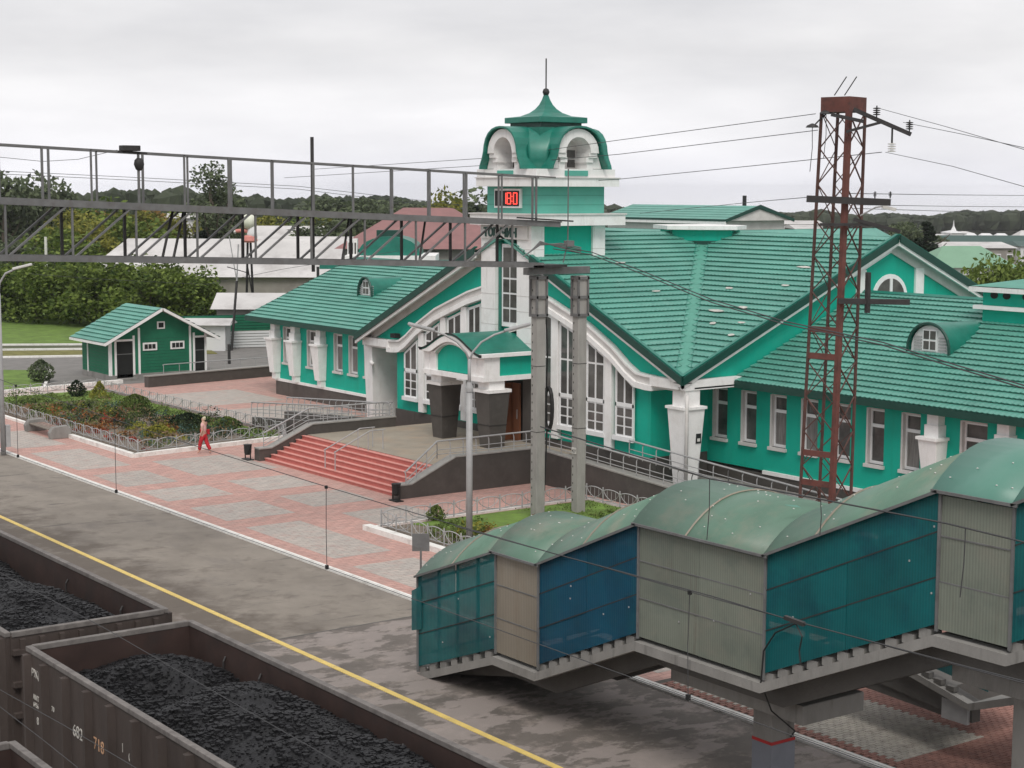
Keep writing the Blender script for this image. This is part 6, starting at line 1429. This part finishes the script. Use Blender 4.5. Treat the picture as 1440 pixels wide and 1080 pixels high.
# ------------------------------------------------------------------ trees
def crown_mesh(name, h, r, n, lf, s, lumps=9, seed=0, cone=False, low=.15):
    rnd = random.Random(seed); mb = MB(); C = []
    for i in range(lumps):
        z = h*(low+(1-low)*(i+.6)/lumps); q = (r*(1.05-z/h) if cone else r*math.sin(math.pi*min(.95, .22+.68*z/h)))*rnd.uniform(.25, .75); a = rnd.uniform(0, 6.28)+i*2.4
        C.append((q*math.cos(a), q*math.sin(a), z, (r*.42*(1.1-z/h)+.12*r) if cone else r*rnd.uniform(.34, .55)))
    for _ in range(n):
        cx, cy, cz, cr_ = rnd.choice(C)
        d = Vector((rnd.gauss(0, 1), rnd.gauss(0, 1), rnd.gauss(0, .8))).normalized()*cr_*rnd.uniform(.6, 1.08)
        p = Vector((cx, cy, cz))+d
        if p.z < .1: continue
        a = Vector((rnd.gauss(0, 1), rnd.gauss(0, 1), rnd.gauss(0, .7))).normalized()*s*rnd.uniform(.6, 1.4); b = a.cross(Vector((rnd.gauss(0, 1), rnd.gauss(0, 1), rnd.gauss(0, 1)))).normalized()*s*rnd.uniform(.4, .8)
        mb.add([p-a, p+b, p+a, p-b], [(0, 1, 2, 3)])
    return mesh(name, mb, lf)
def trunk_mesh(h, r, seed):
    rnd = random.Random(seed); mb = MB().tube([(0, 0, -1), (.02*h, 0, h*.4), (0, .02*h, h*.85)], r, 7, r*.35)
    for k in range(5):
        a = rnd.uniform(0, 6.28); z = h*rnd.uniform(.25, .6); mb.tube([(0, 0, z), (h*.14*math.cos(a), h*.14*math.sin(a), z+h*.12), (h*.22*math.cos(a), h*.22*math.sin(a), z+h*.27)], r*.4, 5, r*.12)
    return mesh('trunk', mb, BARK)
KT = {}
for k, (h, r, n, lf, s, cone) in dict(bush=(5, 3.2, 2600, 'mid', .20, False), bushd=(5, 3.0, 2600, 'dark', .20, False), yel=(8, 3.6, 2600, 'yel', .26, False), aut=(7, 3.2, 2200, 'aut', .26, False), tall=(14, 3.4, 2800, 'grey', .26, False), con=(11, 2.4, 2600, 'con', .24, True), grey=(8, 4.0, 2400, 'grey', .30, False)).items():
    KT[k] = [(crown_mesh('crown', h, r, n, LEAF[lf], s, lumps=14 if k == 'tall' else 10, seed=i*7+len(k), cone=cone), trunk_mesh(h, .035*h if k != 'bush' else .1, i)) for i in range(2)]
def tree(u, vt, D, kind, label, group=None, i=0, wide=1.0, name='tree'):
    a = atd(u, vt, D); base = T(a.x, a.y); Hh = a.z-base; h0 = dict(bush=5, bushd=5, yel=8, aut=7, tall=14, con=11, grey=8)[kind]
    s = Hh/(h0*1.06); t = thing(name, (a.x, a.y, base), label, 'tree', group, rz=random.uniform(0, 6.28)); t.scale = (s*wide, s*wide, s)
    cm, tm = KT[kind][i % 2]
    o = bpy.data.objects.new('crown', cm); COL.objects.link(o); o.parent = t
    o = bpy.data.objects.new('trunk', tm); COL.objects.link(o); o.parent = t
    return t
OW = ['first', 'second', 'third', 'fourth', 'fifth', 'sixth', 'seventh', 'eighth', 'ninth', 'tenth', 'eleventh', 'twelfth', 'thirteenth', 'fourteenth', 'fifteenth', 'sixteenth', 'seventeenth', 'eighteenth']
def ORD(i, n): return OW[i]
# bush row behind the lawn
k = 0
for (u, v, D) in ((-8, 378, 146), (22, 384, 150), (50, 374, 144), (82, 380, 149), (110, 370, 144), (138, 378, 141), (160, 372, 148), (186, 374, 141), (210, 382, 137), (232, 376, 143), (256, 386, 136), (276, 388, 140), (292, 402, 136)):
    wh_ = ['cut by the left edge of the photo', 'just right of the arm of the left street lamp', 'over the widest part of the far lawn', 'above the gap between lawn and kiosk roof', 'left of the kiosk roof corner', 'above the left eave of the kiosk', 'above the left half of the kiosk roof', 'above the upper ridge end of the kiosk', 'above the middle of the kiosk roof', 'above the kiosk gable', 'right of the kiosk gable peak', 'above the white storage box', 'last on the right, touching the pale yard shed'][k]
    tree(u, v, D, 'bush' if k % 3 else 'bushd', ('mid-green' if k % 3 else 'dark green')+' bushy tree '+wh_, 'bushy trees in the row behind the lawn', k, 1.15, 'bushy_tree'); k += 1
g1 = 'yellow-green trees beyond the bush row'; l1 = 'yellow-green tree seen through the gantry, beyond the bush row'
for i, (u, v, D) in enumerate(sorted(((100, 300, 205), (135, 296, 215), (165, 303, 200), (200, 300, 220), (232, 308, 205), (260, 305, 240), (180, 312, 185), (120, 318, 180), (300, 306, 230), (375, 306, 240), (425, 310, 260), (455, 306, 240), (90, 330, 175), (150, 335, 178)))): tree(u, v, D, 'yel' if i % 3 else 'bush', ORD(i, 14)+' yellow-green tree from the left in the belt beyond the bush row', g1, i, 1.25)
for i, (u, v, D) in enumerate(((205, 300, 230), (130, 300, 240))): tree(u, v, D, 'aut', ['orange-tinged autumn tree right of the middle of the left tree belt', 'orange-tinged autumn tree at the left of the tree belt'][i], None, i, 1.2)
tree(298, 229, 200, 'tall', 'tallest dark birch-like tree rising above the gantry walkway at the left', None, 0, 1.0); tree(325, 275, 205, 'grey', 'dark tree at the right foot of the tallest tree', None, 1, .8); tree(288, 285, 203, 'con', 'dark tree mass at the left foot of the tallest tree', None, 1, 1.3)
for i, (u, v, D, kd, lb) in enumerate(((4, 250, 230, 'grey', 'dark tree cut by the left edge above the gantry'), (45, 259, 235, 'grey', 'dark round-crowned tree at the far left above the gantry'), (62, 262, 240, 'con', 'dark pointed tree between the two round crowns at the far left'), (83, 264, 245, 'grey', 'smaller dark tree at the right of the far left group'))): tree(u, v, D, kd, lb, None, i, .9)
g2 = 'dark green trees in the belt behind the left wing'; l2 = 'dark green tree in the belt behind the pale sheds'
for i, (u, v, D) in enumerate(sorted(((455, 282, 300), (480, 277, 310), (508, 283, 300), (530, 292, 290), (555, 287, 320), (590, 291, 320), (470, 310, 210), (500, 305, 220), (430, 320, 215), (530, 306, 230), (345, 330, 215), (320, 318, 225), (238, 318, 235), (60, 305, 260), (15, 300, 270), (20, 340, 200), (60, 345, 190), (655, 283, 200)))): tree(u, v, D, 'grey' if i % 2 else 'con' if i % 5 == 0 else 'grey', OW[i]+' dark green tree from the left in the belt behind the sheds', g2, i, 1.35)
tree(632, 280, 190, 'yel', 'light yellow-green tree above the maroon roof', None, 0, .9); tree(670, 283, 200, 'con', 'dark tree touching the left side of the tower, above the maroon roof', None, 1, 1.3)
tree(1303, 308, 230, 'con', 'dark pointed spruce beyond the right gable roof', None, 0, 2.0, 'spruce_tree'); tree(1256, 312, 330, 'con', 'small dark spruce on the skyline behind the mast', None, 1, 1.0, 'spruce_tree')
for i, (u, v, D) in enumerate(sorted(((1275, 316, 260), (1285, 322, 250), (1262, 325, 270), (1240, 330, 260), (1322, 333, 300)))): tree(u, v, D, 'grey', OW[i]+' grey-green tree from the left beyond the right gable', 'grey-green trees beyond the right gable', i, 1.2)
for i, (u, v, D) in enumerate(((1384, 388, 112), (1402, 381, 118), (1420, 382, 112), (1440, 378, 116), (1462, 378, 112))): tree(u, v, D, 'bush', OW[i]+' olive-green bushy tree from the left behind the vent housing', 'olive-green trees behind the vent housing', i, .75, 'bushy_tree')
# far-off wood: one mass of tree crowns along the skyline
fr = MB(); rnd = random.Random(11)
def blob(p, r, h):
    n = 6; R3 = []
    for zf, rf_ in ((.30, .62), (.62, 1.0), (.90, .80)):
        a0 = rnd.uniform(0, 1); R3 += [(p[0]+r*rf_*rnd.uniform(.82, 1.15)*math.cos(a0+i*math.pi/3), p[1]+r*rf_*rnd.uniform(.82, 1.15)*math.sin(a0+i*math.pi/3), p[2]+h*(zf+rnd.uniform(-.04, .04))) for i in range(n)]
    fr.add([(p[0], p[1], p[2]+h)]+R3, [(0, 13+i, 13+(i+1) % n) for i in range(n)]+[(1+k*6+i, 1+k*6+(i+1) % n, 7+k*6+(i+1) % n, 7+k*6+i) for k in (0, 1) for i in range(n)])
for _ in range(17000):
    u = rnd.uniform(-120, 1600); f_ = max(0, min(1, (u-250)/800)); D0 = 620+f_*820
    D = D0*(1-.42*rnd.random()**1.7); vt = 284+f_*20+1.8*math.sin(u*.021)+1.2*math.sin(u*.063+1); a = atd(u, vt, D0)
    b = atd(u, vt, D); z0_ = T(b.x, b.y); hmax = a.z-T(a.x, a.y)
    blob((b.x, b.y, z0_-1), rnd.uniform(2.2, 4.4)*(.75+.5*f_), (hmax+1)*rnd.uniform(.74, 1.04))
o = struct('far_woodland', fr, leafmat('far_foliage', (.022, .032, .018), (.070, .086, .052), .02), 'stuff'); tag(o, 'dark wooded ridge all along the skyline', 'woodland')

# ------------------------------------------------------------------ wires
def sag(p, q, d, n=14): p = Vector(p); q = Vector(q); return [p.lerp(q, i/n)-Vector((0, 0, 4*d*(i/n)*(1-i/n))) for i in range(n+1)]
def wire(pts, r, label, mt=WIRE, name='overhead_wire', group=None): return solo(name, MB().tube(pts, r, 4), mt, pts[0], label, 'wire', group)
cat_ = thing('catenary', (XT, 30, 5.9), 'contact wire and carrying wire over the coal wagons, joined by droppers', 'catenary')
cz = lambda u, v: 0
ms = lambda y: 7.12+.16*math.cos((y-16)/34*2*math.pi+3.1)*0+.0009*(y-16)**2
part('contact_wire', MB().tube([(XT, y, 5.93) for y in (-10, 10, 30, 50, 80, 150)], .006, 4), WIRE, cat_); part('messenger_wire', MB().tube([(XT, y, ms(y)) for y in range(-10, 61, 2)], .006, 4), WIRE, cat_)
for y in (13.6, 21.55, 29.3, 34.4, 41, 48): part('dropper', MB().tube([(XT, y, 5.93), (XT+.01, y+.03, 6.5), (XT, y, ms(y))], .006, 4), WIRE, cat_); part('dropper_clip', MB().box(XT-.02, XT+.02, y-.022, y+.022, 5.91, 5.97), BLACK, cat_); part('dropper_clip', MB().box(XT-.018, XT+.018, y-.018, y+.018, ms(y)-.03, ms(y)+.015), BLACK, cat_)
def line(uv, x, r, label, sagd=0):
    P = [atx(u, v, x) for u, v in uv]; return wire(P, r, label)
line([(-30, 405), (0, 408), (200, 398), (400, 402), (560, 475)], 30, .010, 'thin wire crossing the bushes towards the left wing')  if False else None
line([(800, 655), (900, 635), (998, 675), (1154, 702), (1331, 735), (1470, 765)], 17.5, .008, 'carrying wire passing just above the green stair roof') if False else None
c2 = thing('catenary', (17.4, 25, 6.5), 'second pair of contact and carrying wires above the stair bridge roof, with droppers', 'catenary')
A = [atx(u, v, 9.0) for u, v in ((560, 590), (760, 600), (998, 673), (1154, 702), (1331, 736), (1480, 772))]
part('messenger_wire', MB().tube(A[1:], .006, 4), WIRE, c2)
B = [atx(u, v, 9.0) for u, v in ((640, 740), (792, 782), (1000, 838), (1112, 872), (1350, 935), (1480, 968))]; part('contact_wire', MB().tube(B, .005, 4), WIRE, c2)
for (u0, v0, u1, v1) in ((998, 673, 994, 759), (1154, 702, 1153, 752), (1358, 742, 1350, 840)): part('dropper', MB().tube([atx(u0, v0, 9.0), atx((u0+u1)/2+1.5, (v0+v1)/2, 9.0), atx(u1, v1, 9.0)], .005, 4), WIRE, c2); 
fit_ = thing('wire_clamp', atx(1118, 875, 9.0), 'black wire clamp with short hanging leads in front of the teal panels', 'clamp'); q = atx(1118, 875, 9.0)
part('clamp', MB().bar(atx(1104, 868, 9.0), atx(1131, 878, 9.0), .03), STEELD, fit_); part('lead', MB().tube([q, atx(1128, 895, 9.0), atx(1124, 915, 9.0), atx(1126, 935, 9.0)], .008, 4), BLACK, fit_)
wire([atx(0, 805, 9.2), atx(150, 885, 9.2), atx(340, 995, 9.2), atx(480, 1075, 9.2)], .006, 'thin wire crossing in front of both coal wagons')
wire([atx(0, 970, 8.0), atx(90, 1020, 8.0), atx(200, 1085, 8.0)], .006, 'lower thin wire across the side of the near coal wagon')
wire([atx(-5, 990, 7.6), atx(60, 1040, 7.6), atx(110, 1080, 7.6)], .006, 'lowest thin wire at the bottom left corner')
for dz, dx in ((0, 0), (.12, .15)):
    wire([atx(u+dx*10, v-dz*30, 36.2-(u-780)/660*9) for u, v in ((778, 350), (830, 358), (900, 384), (1000, 425), (1100, 455), (1240, 485), (1340, 516), (1460, 552))], .016, ('upper' if dz else 'lower')+' thick feeder cable from the gantry end across the station roof')
F3 = lambda u, v, D: atd(u, v, D)
for i, (pts, Ds, lab) in enumerate((
    (((1147, 160), (870, 197), (690, 222), (440, 238)), (55, 65, 75, 95), 'highest sky wire between the tower and the red mast'),
    (((1150, 183), (870, 217), (690, 232), (400, 250)), (55, 65, 75, 95), 'second sky wire between the tower and the red mast'),
    (((1240, 214), (1060, 233), (870, 252), (700, 262)), (52, 60, 70, 80), 'third sky wire, from the hanging insulator to the tower'),
    (((1235, 152), (1330, 178), (1460, 216)), (52, 45, 38), 'upper sky wire leaving the red mast to the right'),
    (((1270, 172), (1350, 188), (1460, 212)), (52, 45, 38), 'second sky wire leaving the red mast to the right'),
    (((1245, 214), (1340, 234), (1460, 268)), (52, 45, 38), 'third sky wire leaving the red mast to the right'),
    (((1195, 272), (1330, 274), (1460, 275)), (52, 70, 90), 'nearly level wire from the long cross-arm to the right edge'),
    (((1200, 288), (1330, 290), (1460, 291)), (60, 80, 100), 'level wire just above the wooded skyline, upper'),
    (((1200, 293), (1330, 297), (1460, 299)), (60, 80, 100), 'level wire just above the wooded skyline, lower'),
    (((1140, 277), (1060, 284), (900, 300)), (55, 70, 90), 'wire from the cross-arm down to behind the rear building'),
    (((-10, 240), (200, 250), (420, 262), (680, 292)), (75, 80, 85, 95), 'long level wire seen through the gantry railing, upper'),
    (((-10, 244), (200, 254), (420, 266), (680, 298)), (75, 80, 85, 95), 'long level wire seen through the gantry railing, lower'),
    (((-10, 220), (60, 227), (110, 224), (165, 211)), (52, 52, 52, 51.2), 'sagging cable leading to the floodlight on the gantry'),
    (((40, 385), (130, 392), (290, 400), (400, 378), (560, 353)), (110, 112, 116, 105, 95), 'thin line over the bushes to the left wing roof'))):
    P = [F3(u, v, D) for (u, v), D in zip(pts, Ds)]; wire(P, .008 if max(Ds) < 60 else .012, lab)
wire([(58.5, 75, 7.6)], .01, '') if False else None

# ------------------------------------------------------------------ air
hm = bpy.data.materials.new('haze_air'); hm.use_nodes = True; hn = hm.node_tree; hn.nodes.clear()
ho = hn.nodes.new('ShaderNodeOutputMaterial'); hv = hn.nodes.new('ShaderNodeVolumePrincipled'); hv.inputs['Density'].default_value = .00012; hv.inputs['Color'].default_value = (.96, .97, .99, 1); hv.inputs['Anisotropy'].default_value = .2
hn.links.new(hv.outputs[0], ho.inputs['Volume'])
hz_ = struct('haze', MB().box(-920, 2020, -420, 2020, -50, 18), hm, 'stuff')
